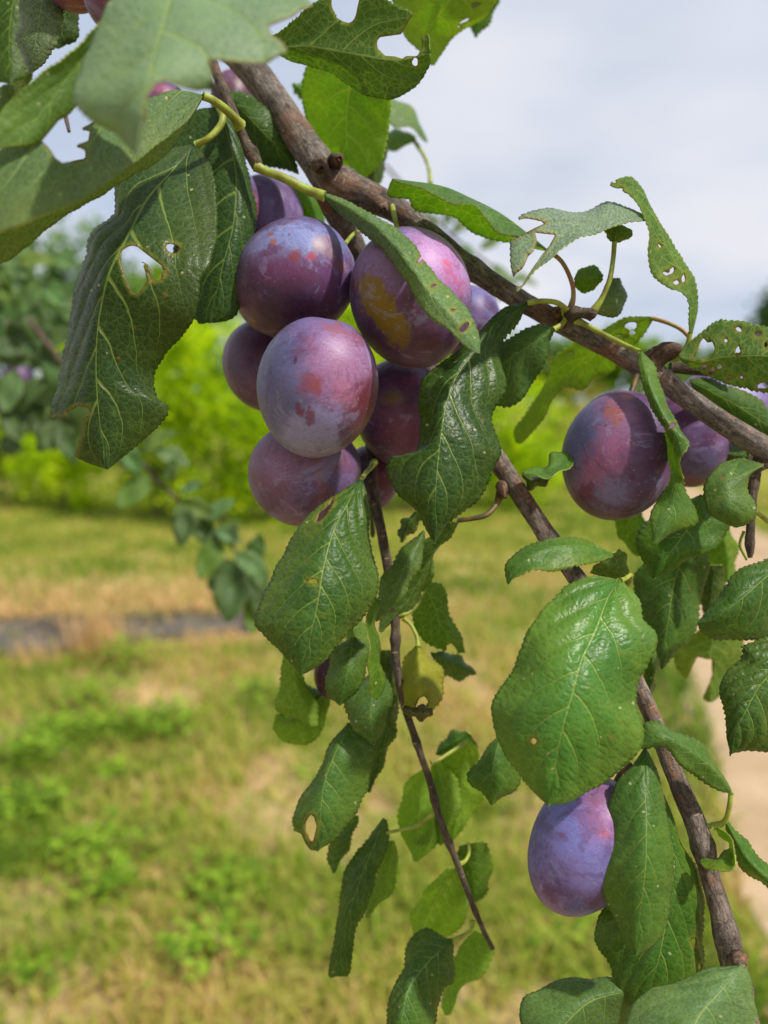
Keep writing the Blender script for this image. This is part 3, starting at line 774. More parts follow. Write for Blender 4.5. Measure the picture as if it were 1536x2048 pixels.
# --- dark leaves left
leaf(B, [252, 240, 226, 222, 224, 226, 228, 230, 232], [(390, 288), (345, 340), (292, 400), (246, 490), (215, 555), (197, 640), (192, 730), (198, 830), (214, 938)],
     [(390, 286), (310, 305), (240, 352), (226, 426), (180, 461), (162, 533), (148, 619), (133, 681), (113, 759), (102, 825), (125, 885), (160, 918), (213, 939)],
     [(391, 288), (425, 340), (434, 430), (424, 520), (400, 560), (388, 638), (336, 701), (312, 750), (316, 790), (338, 814), (320, 852), (256, 906), (216, 939)],
     dl=[6, 10, 14, 12], dr=[0, 4, 10, 12], p=1.4, tint=(0.018, 0.052, 0.032), pale=0.05, gloss=0.85, yellow=0.08, puff=0.28, rip=0.8, veins=8, thin=0.22, teeth=4.2,
     cut=[[(244, 501), (258, 492), (273, 492), (309, 521), (324, 533), (322, 560), (305, 562), (303, 540), (294, 528), (284, 524), (291, 545), (294, 560), (286, 575), (277, 585), (266, 587), (254, 564), (242, 525)],
          ell(344, 496, 14, 10, 10), ell(330, 546, 4, 6), [(80, 838), (104, 835), (133, 835), (136, 824), (156, 812), (178, 815), (181, 826), (170, 832), (167, 848), (164, 870), (157, 888), (150, 912), (90, 905)]],
     pet=[(391, 289, 252), (415, 278, 251), (436, 258, 252), (446, 236, 253), (441, 210, 257)], pw=(12, 16), label='big dark leaf hanging at the left with a jagged hole through its middle')
leaf(B, [258, 255, 252, 250, 252], [(440, 216), (472, 335), (469, 440), (446, 530), (420, 645)], [(428, 214), (385, 222), (352, 265), (340, 340), (345, 450), (352, 550), (390, 640), (419, 646)],
     [(446, 214), (478, 268), (494, 315), (504, 380), (512, 440), (510, 510), (492, 575), (470, 632), (436, 645), (421, 646)], dl=6, dr=8, tint=(0.022, 0.060, 0.036), pale=0.08, gloss=0.6, yellow=0.03, puff=0.4, veins=7.5, thin=0.2, label='dark leaf tucked behind the hole torn leaf, beside the blue topped plum')
leaf(B, [262, 270, 276, 280, 282], [(446, 185), (482, 219), (525, 262), (568, 309), (597, 348)], [(445, 195), (470, 262), (510, 318), (555, 335), (596, 349)], [(450, 180), (498, 188), (529, 207), (556, 234), (584, 277), (598, 347)],
     dl=8, dr=4, tint=(0.030, 0.082, 0.024), gloss=0.4, yellow=0.03, thin=0.25, label='dark leaf between the spur twig and the bough')
# --- top middle
leaf(B, [252, 250, 246, 242, 240, 238], [(520, 84), (568, 94), (619, 94), (697, 107), (790, 122), (861, 108)],
     [(520, 82), (560, 62), (595, 33), (660, -12), (735, -14), (790, 8), (830, 30), (856, 70), (861, 104)],
     [(520, 86), (570, 114), (619, 129), (658, 145), (697, 172), (736, 191), (787, 197), (834, 169), (857, 137), (862, 112)], dl=-4, dr=6, side='b', tint=(0.036, 0.094, 0.016), gloss=0.4, yellow=0.02, thin=0.34, veins=6, teeth=3.6, pale=0.02,
     cut=[[(664, -40), (662, 12), (673, 35), (685, 42), (697, 45), (706, 40), (712, 27), (718, 0), (722, -40)],
          [(816, 45), (802, 68), (775, 72), (760, 74), (753, 82), (756, 98), (771, 113), (790, 114), (806, 119), (812, 113), (834, 113), (844, 98), (842, 72), (872, 60), (880, 30), (830, 25)], ell(830, 124, 6, 8)],
     label='bright veined dark green leaf at the top with two large bites')
leaf(B, [278, 282, 288, 294, 298], [(915, -60), (898, 0), (877, 30), (852, 75), (864, 130)], [(905, -62), (830, -50), (783, 0), (806, 60), (830, 96), (862, 131)], [(925, -60), (992, -30), (982, 15), (950, 50), (905, 76), (880, 110), (868, 132)],
     dl=-5, dr=6, side='b', tint=(0.20, 0.24, 0.040), gloss=0.2, yellow=0.45, thin=0.42, veins=5, teeth=3.2, cut=[ell(929, 42, 13, 4, -35), ell(950, 8, 9, 4, -20), ell(918, 56, 4, 3)], label='yellowish leaf seen from below at the top, beside open sky')
leaf(B, [330, 332, 334, 336], [(985, -40), (970, 10), (958, 40), (950, 74)], [(975, -40), (945, 10), (940, 45), (949, 75)], [(995, -40), (998, 5), (978, 45), (953, 75)], tint=MIDG, thin=0.4, gloss=0.3)
leaf(B, [274, 282, 288, 292, 296], [(715, 95), (700, 180), (693, 240), (695, 300), (712, 359)], [(700, 95), (640, 110), (606, 160), (604, 220), (632, 285), (672, 325), (711, 360)], [(730, 95), (782, 125), (782, 195), (777, 266), (766, 318), (740, 350), (713, 360)],
     dl=8, dr=-4, side='b', tint=(0.14, 0.20, 0.022), gloss=0.3, yellow=0.25, thin=0.5, veins=5.5, puff=0.4, label='backlit yellow green leaf hanging behind the top of the bough')
leaf(B, [380, 372, 366, 364], [(855, 284), (830, 245), (795, 218), (740, 200)], [(855, 282), (832, 228), (800, 200), (738, 190)], [(854, 286), (820, 258), (785, 250), (738, 215)], dl=10, dr=-6, tint=(0.10, 0.17, 0.09), pale=0.4, thin=0.3, teeth=2, gloss=0.3)
leaf(B, [380, 378, 380], [(832, 276), (795, 275), (740, 290)], [(830, 272), (790, 258), (738, 280)], [(832, 280), (800, 297), (740, 305)], dl=8, dr=-4, tint=(0.12, 0.20, 0.09), pale=0.4, thin=0.35, teeth=2, gloss=0.3,
     pet=[(830, 284, 380), (848, 312, 376), (858, 340, 370), (861, 368, 366)], pw=(8, 7))
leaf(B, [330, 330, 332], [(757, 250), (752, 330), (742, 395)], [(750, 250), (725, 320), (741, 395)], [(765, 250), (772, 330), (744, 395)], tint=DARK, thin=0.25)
leaf(B, [330, 334, 338], [(585, 168), (600, 178), (616, 190)], [(586, 166), (600, 168), (616, 188)], [(584, 172), (596, 194), (615, 192)], tint=MIDG, thin=0.4, teeth=2)
leaf(B, [300, 306, 310], [(575, 355), (610, 410), (650, 470)], [(570, 358), (588, 430), (645, 475)], [(582, 352), (640, 390), (655, 465)], tint=(0.06, 0.15, 0.02), thin=0.45)
# --- leaf lying across the olive patched plum
leaf(B, [252, 238, 226, 220, 217, 216, 217], [(648, 392), (700, 418), (756, 458), (815, 525), (860, 585), (905, 632), (958, 706)],
     [(648, 397), (690, 440), (742, 480), (772, 499), (806, 557), (836, 607), (866, 641), (899, 664), (925, 689), (957, 708)],
     [(650, 386), (700, 402), (744, 426), (787, 457), (823, 489), (848, 523), (874, 548), (908, 582), (942, 637), (959, 680), (960, 707)],
     dl=[9, 6, 1, 0], dr=[6, 8, 10, 8], p=1.1, tint=(0.088, 0.160, 0.065), pale=0.42, gloss=0.35, yellow=0.10, thin=0.22, veins=8, puff=0.35, teeth=2.8,
     cut=[ell(868, 570, 7, 3, -40), ell(840, 520, 9, 3, -55), ell(928, 655, 11, 6, -50), ell(905, 620, 4, 2)],
     pet=[(650, 393, 252), (610, 378, 252), (565, 355, 251), (530, 342, 251), (512, 332, 251)], pw=(20, 17), label='pale narrow leaf lying diagonally across the olive patched plum')
# --- right of the cluster
leaf(B, [250, 240, 230, 222, 219, 218, 220], [(1054, 606), (999, 636), (950, 700), (908, 762), (888, 830), (874, 950), (868, 1084)],
     [(1054, 603), (1010, 615), (960, 665), (900, 705), (850, 755), (842, 806), (843, 849), (822, 900), (782, 910), (777, 940), (798, 988), (827, 1018), (849, 1060), (867, 1086)],
     [(1056, 610), (1036, 650), (1000, 697), (1000, 735), (1010, 781), (992, 830), (1001, 895), (984, 940), (967, 993), (929, 1026), (895, 1049), (870, 1086)],
     dl=[4, 8, 14, 10], dr=[4, 6, 9, 8], p=1.4, tint=(0.021, 0.064, 0.018), gloss=0.85, pale=0.06, yellow=0.06, puff=0.5, rip=1.2, veins=8, thin=0.22, teeth=3.8,
     pet=[(1055, 606, 250), (1085, 602, 249), (1115, 606, 248), (1136, 622, 250), (1143, 636, 253)], pw=(10, 13), label='large glossy dark leaf drooping right of the cluster, pointed tip down')
leaf(B, [250, 250, 252, 256, 262], [(1108, 658), (1064, 688), (1024, 714), (990, 742), (955, 772)], [(1106, 656), (1078, 650), (1037, 660), (998, 700), (955, 765)], [(1109, 662), (1099, 690), (1086, 731), (1066, 772), (1022, 812), (985, 808), (957, 776)],
     dl=5, dr=5, tint=(0.065, 0.130, 0.055), pale=0.3, gloss=0.4, yellow=0.03, thin=0.22, veins=6.5, pet=[(1107, 659, 250), (1124, 648, 251), (1131, 634, 252), (1126, 622, 253)], pw=(10, 12), label='blue green leaf hanging below the spur on the bough')
leaf(B, [254, 252, 250, 248, 248, 248], [(1096, 500), (1060, 470), (1000, 426), (941, 395), (880, 371), (785, 357)],
     [(1096, 500), (1030, 474), (993, 462), (970, 438), (945, 412), (900, 404), (845, 380), (784, 360)],
     [(1096, 502), (1024, 488), (966, 474), (941, 461), (905, 432), (869, 428), (830, 420), (815, 398), (776, 392), (780, 366)], dl=[-6, -14, -16, -8], dr=[8, 15, 18, 10], p=1.0, tint=(0.080, 0.160, 0.050), pale=0.22, gloss=0.4, yellow=0.12, thin=0.42, flip=True, rip=0.3, puff=0.15, teeth=3.4,
     pet=[(1096, 500, 254), (1124, 524, 252), (1142, 560, 250), (1147, 590, 250), (1141, 618, 251)], pw=(9, 10), pmat=M_PETR, label='arched leaf above the bough showing its sawtooth green underside')
leaf(B, [240, 236, 230, 222, 216, 212], [(1297, 436), (1240, 430), (1160, 452), (1110, 480), (1070, 530), (1034, 582)],
     [(1297, 433), (1256, 416), (1215, 402), (1157, 424), (1090, 418), (1036, 434), (1020, 480), (1024, 540), (1033, 583)], [(1297, 440), (1252, 446), (1198, 462), (1132, 492), (1095, 518), (1052, 565), (1036, 583)],
     dl=[10, 20, 16, 5], dr=[-5, -9, -6, 0], tint=(0.13, 0.18, 0.22), pale=0.8, gloss=0.2, yellow=0.02, thin=0.15, rip=0.5, veins=7, teeth=3,
     cut=[[(1010, 442), (1050, 434), (1072, 440), (1095, 444), (1066, 458), (1044, 470), (1026, 478), (1005, 470)], [(1070, 464), (1111, 468), (1099, 490), (1082, 512), (1066, 537), (1052, 560), (1042, 572), (1005, 575), (1046, 535), (1057, 512), (1067, 503), (1074, 482)]],
     label='grey green deeply cut leaf against the sky above the bough')
leaf(B, [250, 248, 246, 244, 243, 243, 244, 246], [(1381, 668), (1388, 625), (1368, 560), (1328, 485), (1306, 430), (1285, 390), (1262, 366), (1221, 368)],
     [(1379, 668), (1374, 611), (1360, 588), (1336, 577), (1311, 548), (1296, 507), (1291, 466), (1279, 412), (1262, 389), (1240, 379), (1221, 372)],
     [(1384, 668), (1392, 620), (1392, 573), (1380, 536), (1355, 499), (1322, 457), (1299, 408), (1289, 379), (1262, 353), (1222, 364)], dl=-6, dr=6, side='b', tint=(0.075, 0.150, 0.025), gloss=0.4, thin=0.42, yellow=0.22, veins=8, teeth=3.2,
     cut=[ell(1336, 547, 9, 4, 30), ell(1344, 540, 4, 8, 10), ell(1353, 565, 6, 5), ell(1366, 556, 4, 9, 10), ell(1319, 491, 6, 2, 50), ell(1228, 364, 4, 3), ell(1241, 378, 6, 3)],
     pet=[(1381, 664, 250), (1374, 690, 251), (1360, 712, 252), (1346, 720, 254)], pw=(9, 11), label='long curled leaf rising against the sky with its tip hooked left')
leaf(B, [250, 252, 254], [(1205, 556), (1180, 556), (1149, 562)], [(1207, 550), (1188, 533), (1162, 538), (1148, 556)], [(1206, 560), (1196, 570), (1173, 587), (1153, 578), (1149, 566)], side='b', tint=(0.070, 0.145, 0.025), thin=0.45, teeth=2.4, yellow=0.1, rip=0.3)
leaf(B, [247, 248, 251, 254], [(1190, 624), (1212, 600), (1232, 580), (1238, 556)], [(1188, 622), (1206, 585), (1220, 558), (1234, 556)], [(1192, 628), (1225, 635), (1246, 622), (1253, 595), (1245, 568), (1240, 557)], dl=3, dr=5, tint=(0.085, 0.150, 0.075), pale=0.3, thin=0.2, teeth=2.4, rip=0.3)
leaf(B, [245, 243, 242], [(1229, 486), (1232, 466), (1234, 450)], [(1226, 486), (1206, 462), (1212, 452), (1232, 449)], [(1232, 486), (1258, 478), (1262, 458), (1236, 449)], side='b', tint=(0.070, 0.130, 0.020), thin=0.35, yellow=0.3, teeth=2.5, rip=0.4,
     pet=[(1229, 484, 245), (1226, 520, 245), (1219, 560, 245), (1204, 596, 246), (1187, 622, 247)], pw=(9, 12))
leaf(B, [262, 276, 290, 300, 306, 310], [(1304, 636), (1240, 656), (1170, 716), (1110, 772), (1065, 830), (1033, 884)], [(1302, 633), (1250, 636), (1200, 665), (1132, 693), (1102, 728), (1092, 770), (1050, 825), (1028, 860), (1032, 886)], [(1306, 640), (1272, 690), (1223, 742), (1190, 752), (1163, 782), (1132, 776), (1100, 808), (1086, 840), (1046, 885), (1034, 886)],
     dl=4, dr=-4, side='b', tint=(0.15, 0.20, 0.022), thin=0.45, yellow=0.3, veins=7, gloss=0.25, cut=[ell(1262, 652, 14, 8, -10), ell(1264, 665, 8, 5, -20), ell(1240, 672, 6, 5), ell(1254, 676, 6, 4), ell(1140, 706, 6, 4)],
     pet=[(1303, 636, 262), (1336, 646, 260), (1364, 660, 259), (1384, 682, 258), (1394, 700, 258)], pw=(8, 10), pmat=M_PETR, label='olive backlit leaf passing behind the bough left of the right hand plum')
leaf(B, [248, 244, 240, 236, 235, 236], [(1358, 714), (1400, 725), (1440, 716), (1504, 712), (1570, 716), (1640, 735)], [(1358, 708), (1388, 680), (1428, 643), (1456, 638), (1506, 652), (1570, 672), (1640, 730)], [(1359, 720), (1393, 740), (1428, 755), (1469, 769), (1520, 786), (1585, 790), (1641, 740)],
     dl=4, dr=4, side='b', tint=(0.045, 0.110, 0.018), gloss=0.35, thin=0.34, yellow=0.05, veins=5, puff=0.4,
     cut=[[(1396, 696), (1400, 684), (1407, 676), (1414, 684), (1424, 682), (1430, 698), (1422, 714), (1412, 718), (1400, 716), (1392, 722), (1386, 716), (1392, 706)], ell(1477, 658, 8, 4, 40), ell(1476, 702, 5, 9), ell(1452, 680, 4, 4), ell(1407, 734, 9, 4, -30), ell(1423, 742, 5, 8, 40), ell(1439, 733, 5, 7, 40), ell(1459, 754, 5, 3, -30), ell(1483, 754, 4, 3), ell(1526, 772, 12, 6, -10), ell(1516, 670, 8, 4), ell(1532, 690, 4, 6)],
     label='dark leaf riddled with holes at the right edge, above the bough')
leaf(B, [254, 262, 266, 270, 272], [(1380, 762), (1430, 786), (1490, 820), (1560, 870), (1640, 950)], [(1381, 758), (1425, 756), (1475, 778), (1545, 825), (1640, 945)], [(1380, 766), (1415, 820), (1470, 865), (1540, 910), (1638, 955)], dl=4, dr=6, tint=(0.046, 0.108, 0.018), thin=0.3, yellow=0.12, veins=5, gloss=0.35, label='dark green leaf lying along the upper side of the bough at the right')
leaf(B, [238, 231, 227, 224, 223, 226, 228, 227, 226], [(1281, 702), (1294, 745), (1312, 795), (1336, 845), (1352, 880), (1350, 930), (1345, 965), (1345, 1020), (1312, 1088)],
     [(1279, 703), (1277, 725), (1283, 756), (1292, 790), (1301, 822), (1318, 848), (1331, 862), (1335, 905), (1336, 952), (1314, 1003), (1301, 1036), (1308, 1086)],
     [(1284, 703), (1308, 729), (1317, 765), (1335, 803), (1357, 838), (1366, 866), (1377, 893), (1362, 922), (1362, 950), (1374, 978), (1391, 1020), (1388, 1048), (1345, 1066), (1314, 1089)],
     dl=[2, 3, 4, 16, 5, 4, 3], dr=[4, 6, 4, -4, 4, 6, 6], tint=(0.070, 0.150, 0.038), pale=0.18, gloss=0.5, yellow=0.15, veins=9, thin=0.28, teeth=3.2, puff=0.3, cut=[ell(1345, 851, 9, 3, -35)],
     pet=[(1281, 704, 238), (1250, 690, 244), (1206, 668, 248), (1172, 650, 250), (1152, 640, 251)], pw=(9, 13), label='twisted leaf hanging over the right flank of the pink striped plum')
leaf(B, [248, 238, 234, 233, 236], [(1482, 916), (1466, 945), (1459, 978), (1463, 1012), (1472, 1054)], [(1478, 916), (1450, 925), (1423, 946), (1406, 971), (1407, 997), (1420, 1026), (1450, 1047), (1470, 1055)], [(1488, 916), (1528, 930), (1506, 943), (1497, 960), (1499, 981), (1510, 1008), (1509, 1036), (1490, 1051), (1474, 1055)],
     dl=4, dr=4, tint=(0.075, 0.150, 0.045), pale=0.22, gloss=0.4, yellow=0.15, thin=0.26, veins=5.5, teeth=2.6, rip=0.5, label='rounded leaf with a curled right margin under the bough')
leaf(B, [252, 250, 246, 244, 246], [(1405, 990), (1385, 1040), (1360, 1080), (1330, 1120), (1306, 1157)], [(1400, 990), (1330, 1018), (1285, 1048), (1275, 1085), (1284, 1125), (1304, 1158)], [(1412, 992), (1448, 1036), (1462, 1058), (1428, 1095), (1368, 1127), (1310, 1158)],
     dl=10, dr=4, tint=(0.050, 0.125, 0.024), gloss=0.55, yellow=0.12, thin=0.28, veins=6, label='broad dark leaf below the twisted leaf, in its shade')
leaf(B, [268, 268, 266, 266], [(1375, 1085), (1350, 1160), (1338, 1235), (1324, 1337)], [(1365, 1085), (1300, 1120), (1264, 1160), (1284, 1230), (1302, 1292), (1322, 1338)], [(1385, 1085), (1414, 1110), (1414, 1155), (1402, 1212), (1382, 1281), (1354, 1306), (1326, 1338)],
     dl=8, dr=7, tint=(0.050, 0.125, 0.032), pale=0.15, gloss=0.6, yellow=0.05, thin=0.25, veins=6, label='dark glossy leaf right of the broad bright leaf, hanging straight down')
leaf(B, [300, 304, 308], [(1440, 1050), (1455, 1110), (1455, 1165)], [(1430, 1050), (1412, 1110), (1440, 1165)], [(1455, 1050), (1474, 1095), (1470, 1140), (1458, 1166)], side='b', tint=(0.10, 0.17, 0.02), thin=0.45, yellow=0.2, gloss=0.2)
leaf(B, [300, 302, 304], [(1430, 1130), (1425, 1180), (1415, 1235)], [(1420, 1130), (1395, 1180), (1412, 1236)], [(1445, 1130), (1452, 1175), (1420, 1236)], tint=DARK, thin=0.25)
leaf(B, [290, 296, 302], [(1250, 1000), (1262, 1060), (1276, 1112)], [(1236, 1005), (1232, 1060), (1272, 1112)], [(1275, 1005), (1296, 1060), (1280, 1112)], side='b', tint=(0.10, 0.18, 0.02), thin=0.45, yellow=0.1, gloss=0.2)
leaf(B, [270, 272, 274], [(1500, 915), (1455, 905), (1412, 866)], [(1500, 900), (1450, 880), (1413, 864)], [(1495, 922), (1450, 924), (1432, 900), (1411, 868)], tint=(0.055, 0.10, 0.028), thin=0.3, yellow=0.15)
# --- big bright leaf and its neighbours, lower right
leaf(B, [226, 214, 206, 202, 201, 203, 206], [(1240, 1160), (1217, 1195), (1190, 1266), (1164, 1322), (1143, 1398), (1124, 1470), (1096, 1610)],
     [(1236, 1158), (1187, 1151), (1141, 1163), (1112, 1190), (1084, 1220), (1058, 1265), (1030, 1315), (1004, 1358), (986, 1396), (987, 1440), (1003, 1503), (1022, 1535), (1053, 1573), (1094, 1611)],
     [(1244, 1160), (1284, 1200), (1290, 1236), (1311, 1264), (1308, 1292), (1294, 1335), (1282, 1400), (1286, 1466), (1270, 1499), (1244, 1535), (1217, 1572), (1175, 1589), (1133, 1605), (1099, 1612)],
     dl=[4, 9, 12, 9], dr=[4, 9, 14, 9], p=1.5, tint=(0.080, 0.200, 0.070), pale=0.06, gloss=0.95, yellow=0.20, puff=0.6, rip=1.3, veins=7, thin=0.2, teeth=3.4, cut=[ell(1068, 1482, 6, 8)],
     pet=[(1240, 1161, 226), (1250, 1158, 230), (1262, 1150, 236), (1250, 1180, 244)], pw=(10, 10), label='broad bright glossy leaf at the right, the largest leaf in sharp focus')
leaf(B, [232, 226, 222, 219, 218], [(1226, 1110), (1160, 1092), (1100, 1096), (1045, 1126), (1015, 1168)], [(1226, 1106), (1171, 1083), (1114, 1075), (1072, 1082), (1038, 1101), (1013, 1132), (1014, 1168)], [(1227, 1114), (1179, 1128), (1141, 1137), (1099, 1140), (1057, 1146), (1028, 1154), (1017, 1169)],
     dl=6, dr=-3, tint=(0.085, 0.185, 0.045), pale=0.15, gloss=0.45, yellow=0.22, thin=0.25, veins=6, label='small oval leaf lying across the side branch above the broad bright leaf')
leaf(B, [240, 238, 238], [(1195, 1150), (1225, 1132), (1244, 1104)], [(1180, 1145), (1205, 1112), (1238, 1098)], [(1205, 1157), (1245, 1160), (1256, 1120), (1248, 1102)], dl=-4, dr=8, side='b', tint=(0.070, 0.110, 0.020), thin=0.35, yellow=0.3, teeth=2)
leaf(B, [246, 246, 248], [(1300, 1280), (1306, 1345), (1290, 1415)], [(1294, 1280), (1290, 1345), (1284, 1412)], [(1312, 1280), (1315, 1340), (1294, 1415)], dl=4, dr=8, tint=(0.055, 0.115, 0.022), thin=0.3, teeth=2)
leaf(B, [226, 219, 214, 211, 210, 211, 213], [(1290, 1497), (1290, 1564), (1294, 1636), (1293, 1701), (1289, 1766), (1281, 1827), (1272, 1908)],
     [(1287, 1497), (1266, 1530), (1235, 1564), (1217, 1602), (1211, 1634), (1218, 1670), (1216, 1701), (1202, 1743), (1198, 1773), (1209, 1804), (1232, 1846), (1252, 1888), (1270, 1909)],
     [(1293, 1497), (1310, 1533), (1328, 1579), (1334, 1617), (1340, 1690), (1350, 1751), (1347, 1800), (1335, 1842), (1309, 1888), (1275, 1910)],
     dl=[3, 7, 9, 7], dr=[3, 7, 9, 7], p=1.4, tint=(0.055, 0.138, 0.030), pale=0.16, gloss=0.6, yellow=0.10, puff=0.4, veins=7, thin=0.22, teeth=2.2, label='long upright leaf in front of the lower right plum')
leaf(B, [234, 230, 227, 224, 223, 222, 224], [(1318, 1570), (1345, 1690), (1348, 1770), (1332, 1855), (1316, 1930), (1300, 1980), (1284, 2018)],
     [(1314, 1572), (1270, 1690), (1215, 1795), (1190, 1857), (1198, 1895), (1220, 1934), (1222, 1976), (1252, 2008), (1282, 2019)], [(1322, 1572), (1362, 1678), (1396, 1731), (1404, 1808), (1412, 1876), (1415, 1940), (1370, 1992), (1287, 2019)],
     dl=[4, 8, 8], dr=[4, 8, 8], tint=(0.050, 0.130, 0.024), gloss=0.7, yellow=0.14, puff=0.6, rip=1.0, veins=8, thin=0.22, cut=[ell(1389, 1884, 4, 9), ell(1401, 1934, 4, 8)], label='quilted leaf behind the long upright leaf, lower right')
leaf(B, [214, 206, 200, 198], [(1484, 1930), (1438, 1987), (1396, 2037), (1350, 2140)], [(1480, 1928), (1427, 1936), (1389, 1948), (1332, 1963), (1291, 1987), (1250, 2036), (1258, 2100), (1345, 2145)], [(1490, 1934), (1500, 1955), (1509, 1995), (1516, 2048), (1480, 2105), (1358, 2146)],
     dl=[5, 10, 8], dr=[4, 7, 7], tint=(0.090, 0.165, 0.060), pale=0.42, gloss=0.3, yellow=0.10, thin=0.2, veins=5.5, teeth=2.4, label='dull greyish leaf at the bottom right corner')
leaf(B, [226, 224, 220, 218], [(1262, 1982), (1187, 1999), (1141, 2037), (1080, 2110)], [(1258, 1975), (1217, 1952), (1179, 1955), (1122, 1963), (1064, 1980), (1042, 2008), (1050, 2070), (1075, 2112)], [(1268, 1990), (1255, 2050), (1200, 2105), (1086, 2114)],
     dl=8, dr=6, tint=(0.065, 0.125, 0.045), pale=0.32, gloss=0.35, yellow=0.05, thin=0.2, veins=5.5, teeth=2.4, label='dark greyish leaf cut by the bottom edge, left of the corner leaf')
leaf(B, [226, 222, 219, 218, 220], [(1463, 1587), (1438, 1548), (1390, 1508), (1335, 1480), (1276, 1492)], [(1464, 1584), (1436, 1533), (1408, 1498), (1368, 1467), (1324, 1449), (1288, 1449), (1274, 1488)], [(1462, 1588), (1415, 1572), (1389, 1550), (1362, 1531), (1339, 1505), (1316, 1497), (1278, 1497)],
     dl=6, dr=1, tint=(0.072, 0.155, 0.042), pale=0.2, gloss=0.45, yellow=0.08, thin=0.25, veins=7, pet=[(1462, 1586, 226), (1458, 1615, 226), (1449, 1643, 228), (1425, 1652, 230)], pw=(9, 12), label='narrow arched leaf crossing the lower side branch')
leaf(B, [230, 226, 222, 222], [(1452, 1643), (1490, 1710), (1536, 1758), (1600, 1800)], [(1456, 1641), (1500, 1692), (1545, 1735), (1600, 1796)], [(1450, 1648), (1470, 1712), (1500, 1752), (1540, 1778), (1600, 1804)], tint=(0.085, 0.175, 0.030), yellow=0.2, thin=0.35, veins=6, label='young narrow leaf at the right edge beside a curled leaf')
leaf(B, [230, 224, 221, 223], [(1430, 1652), (1464, 1692), (1454, 1720), (1401, 1722)], [(1430, 1656), (1455, 1692), (1443, 1712), (1401, 1720)], [(1432, 1650), (1472, 1692), (1462, 1735), (1420, 1742), (1400, 1725)], dl=4, dr=-4, tint=(0.085, 0.155, 0.028), yellow=0.3, thin=0.35, teeth=2, pet=[(1432, 1654, 230), (1424, 1652, 230), (1412, 1652, 231)], pw=(9, 10))
leaf(B, [246, 240, 234, 232, 234], [(1610, 1100), (1536, 1151), (1496, 1186), (1450, 1222), (1396, 1247)], [(1600, 1080), (1536, 1111), (1499, 1131), (1473, 1144), (1438, 1186), (1408, 1228), (1395, 1245)], [(1620, 1140), (1590, 1230), (1536, 1277), (1480, 1277), (1431, 1282), (1401, 1263), (1396, 1249)],
     dl=8, dr=8, tint=(0.042, 0.112, 0.024), pale=0.15, gloss=0.6, yellow=0.12, puff=0.5, thin=0.22, veins=6, label='dark leaf pointing left at the right edge, middle height')
leaf(B, [236, 230, 226, 225, 227], [(1620, 1280), (1540, 1350), (1508, 1395), (1478, 1455), (1461, 1509)], [(1600, 1265), (1492, 1283), (1478, 1308), (1446, 1361), (1441, 1394), (1447, 1457), (1459, 1509)], [(1650, 1310), (1640, 1420), (1590, 1490), (1520, 1502), (1463, 1510)],
     dl=8, dr=8, tint=(0.034, 0.092, 0.024), pale=0.12, gloss=0.7, puff=0.8, rip=1.0, yellow=0.10, thin=0.2, veins=9, label='dark puckered leaf at the right edge below the one pointing left')
leaf(B, [310, 316, 320], [(1440, 1240), (1420, 1310), (1420, 1404)], [(1430, 1240), (1355, 1290), (1352, 1328), (1374, 1362), (1416, 1405)], [(1452, 1240), (1486, 1270), (1480, 1330), (1450, 1375), (1426, 1404)], side='b', tint=(0.095, 0.135, 0.03), thin=0.4, yellow=0.25, gloss=0.2,
     cut=[[(1395, 1312), (1410, 1318), (1423, 1318), (1425, 1350), (1408, 1390), (1400, 1420), (1360, 1420), (1372, 1362), (1382, 1340)]], label='thin chewed leaf behind, over the sandy path')
leaf(B, [238, 240, 244], [(1046, 944), (1085, 948), (1147, 915)], [(1044, 943), (1090, 932), (1104, 907), (1130, 900), (1148, 910)], [(1045, 948), (1085, 953), (1115, 948), (1140, 936), (1149, 918)], dl=6, dr=-5, tint=(0.085, 0.175, 0.045), thin=0.3, teeth=1.8, pale=0.1)
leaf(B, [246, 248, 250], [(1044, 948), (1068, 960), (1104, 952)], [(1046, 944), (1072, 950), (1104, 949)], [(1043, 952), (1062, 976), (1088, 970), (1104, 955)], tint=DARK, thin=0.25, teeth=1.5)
# --- hanging twig
leaf(B, [240, 228, 221, 217, 216, 218], [(724, 957), (688, 1020), (666, 1065), (648, 1130), (633, 1220), (602, 1350)],
     [(720, 957), (692, 973), (640, 1009), (608, 1046), (571, 1098), (546, 1130), (526, 1192), (511, 1245), (525, 1268), (565, 1313), (600, 1351)],
     [(728, 958), (735, 1000), (740, 1067), (756, 1122), (757, 1169), (741, 1212), (716, 1253), (680, 1292), (638, 1330), (606, 1351)], dl=[5, 9, 10, 8], dr=[5, 9, 12, 8], p=1.4, tint=(0.046, 0.112, 0.030), pale=0.10, gloss=0.65, yellow=0.14, puff=0.6, rip=1.1, veins=8.5, thin=0.22, teeth=3.4,
     cut=[ell(626, 1163, 9, 6), [(634, 1044), (640, 1030), (652, 1018), (660, 1006), (668, 994), (666, 1008), (658, 1020), (648, 1034), (640, 1044)]],
     pet=[(724, 957, 240), (732, 945, 250), (742, 935, 264), (748, 925, 272)], pw=(9, 11), label='broad quilted leaf hanging below the cluster, with one small round hole')
leaf(B, [258, 252, 248, 246], [(848, 1062), (815, 1122), (792, 1172), (752, 1242)], [(846, 1060), (817, 1087), (782, 1126), (760, 1169), (750, 1223), (751, 1242)], [(850, 1064), (848, 1097), (833, 1145), (813, 1184), (778, 1226), (754, 1243)], dl=4, dr=2, tint=(0.085, 0.165, 0.055), pale=0.3, gloss=0.35, thin=0.28, veins=7, label='pale upper half of a folded leaf right of the hanging twig')
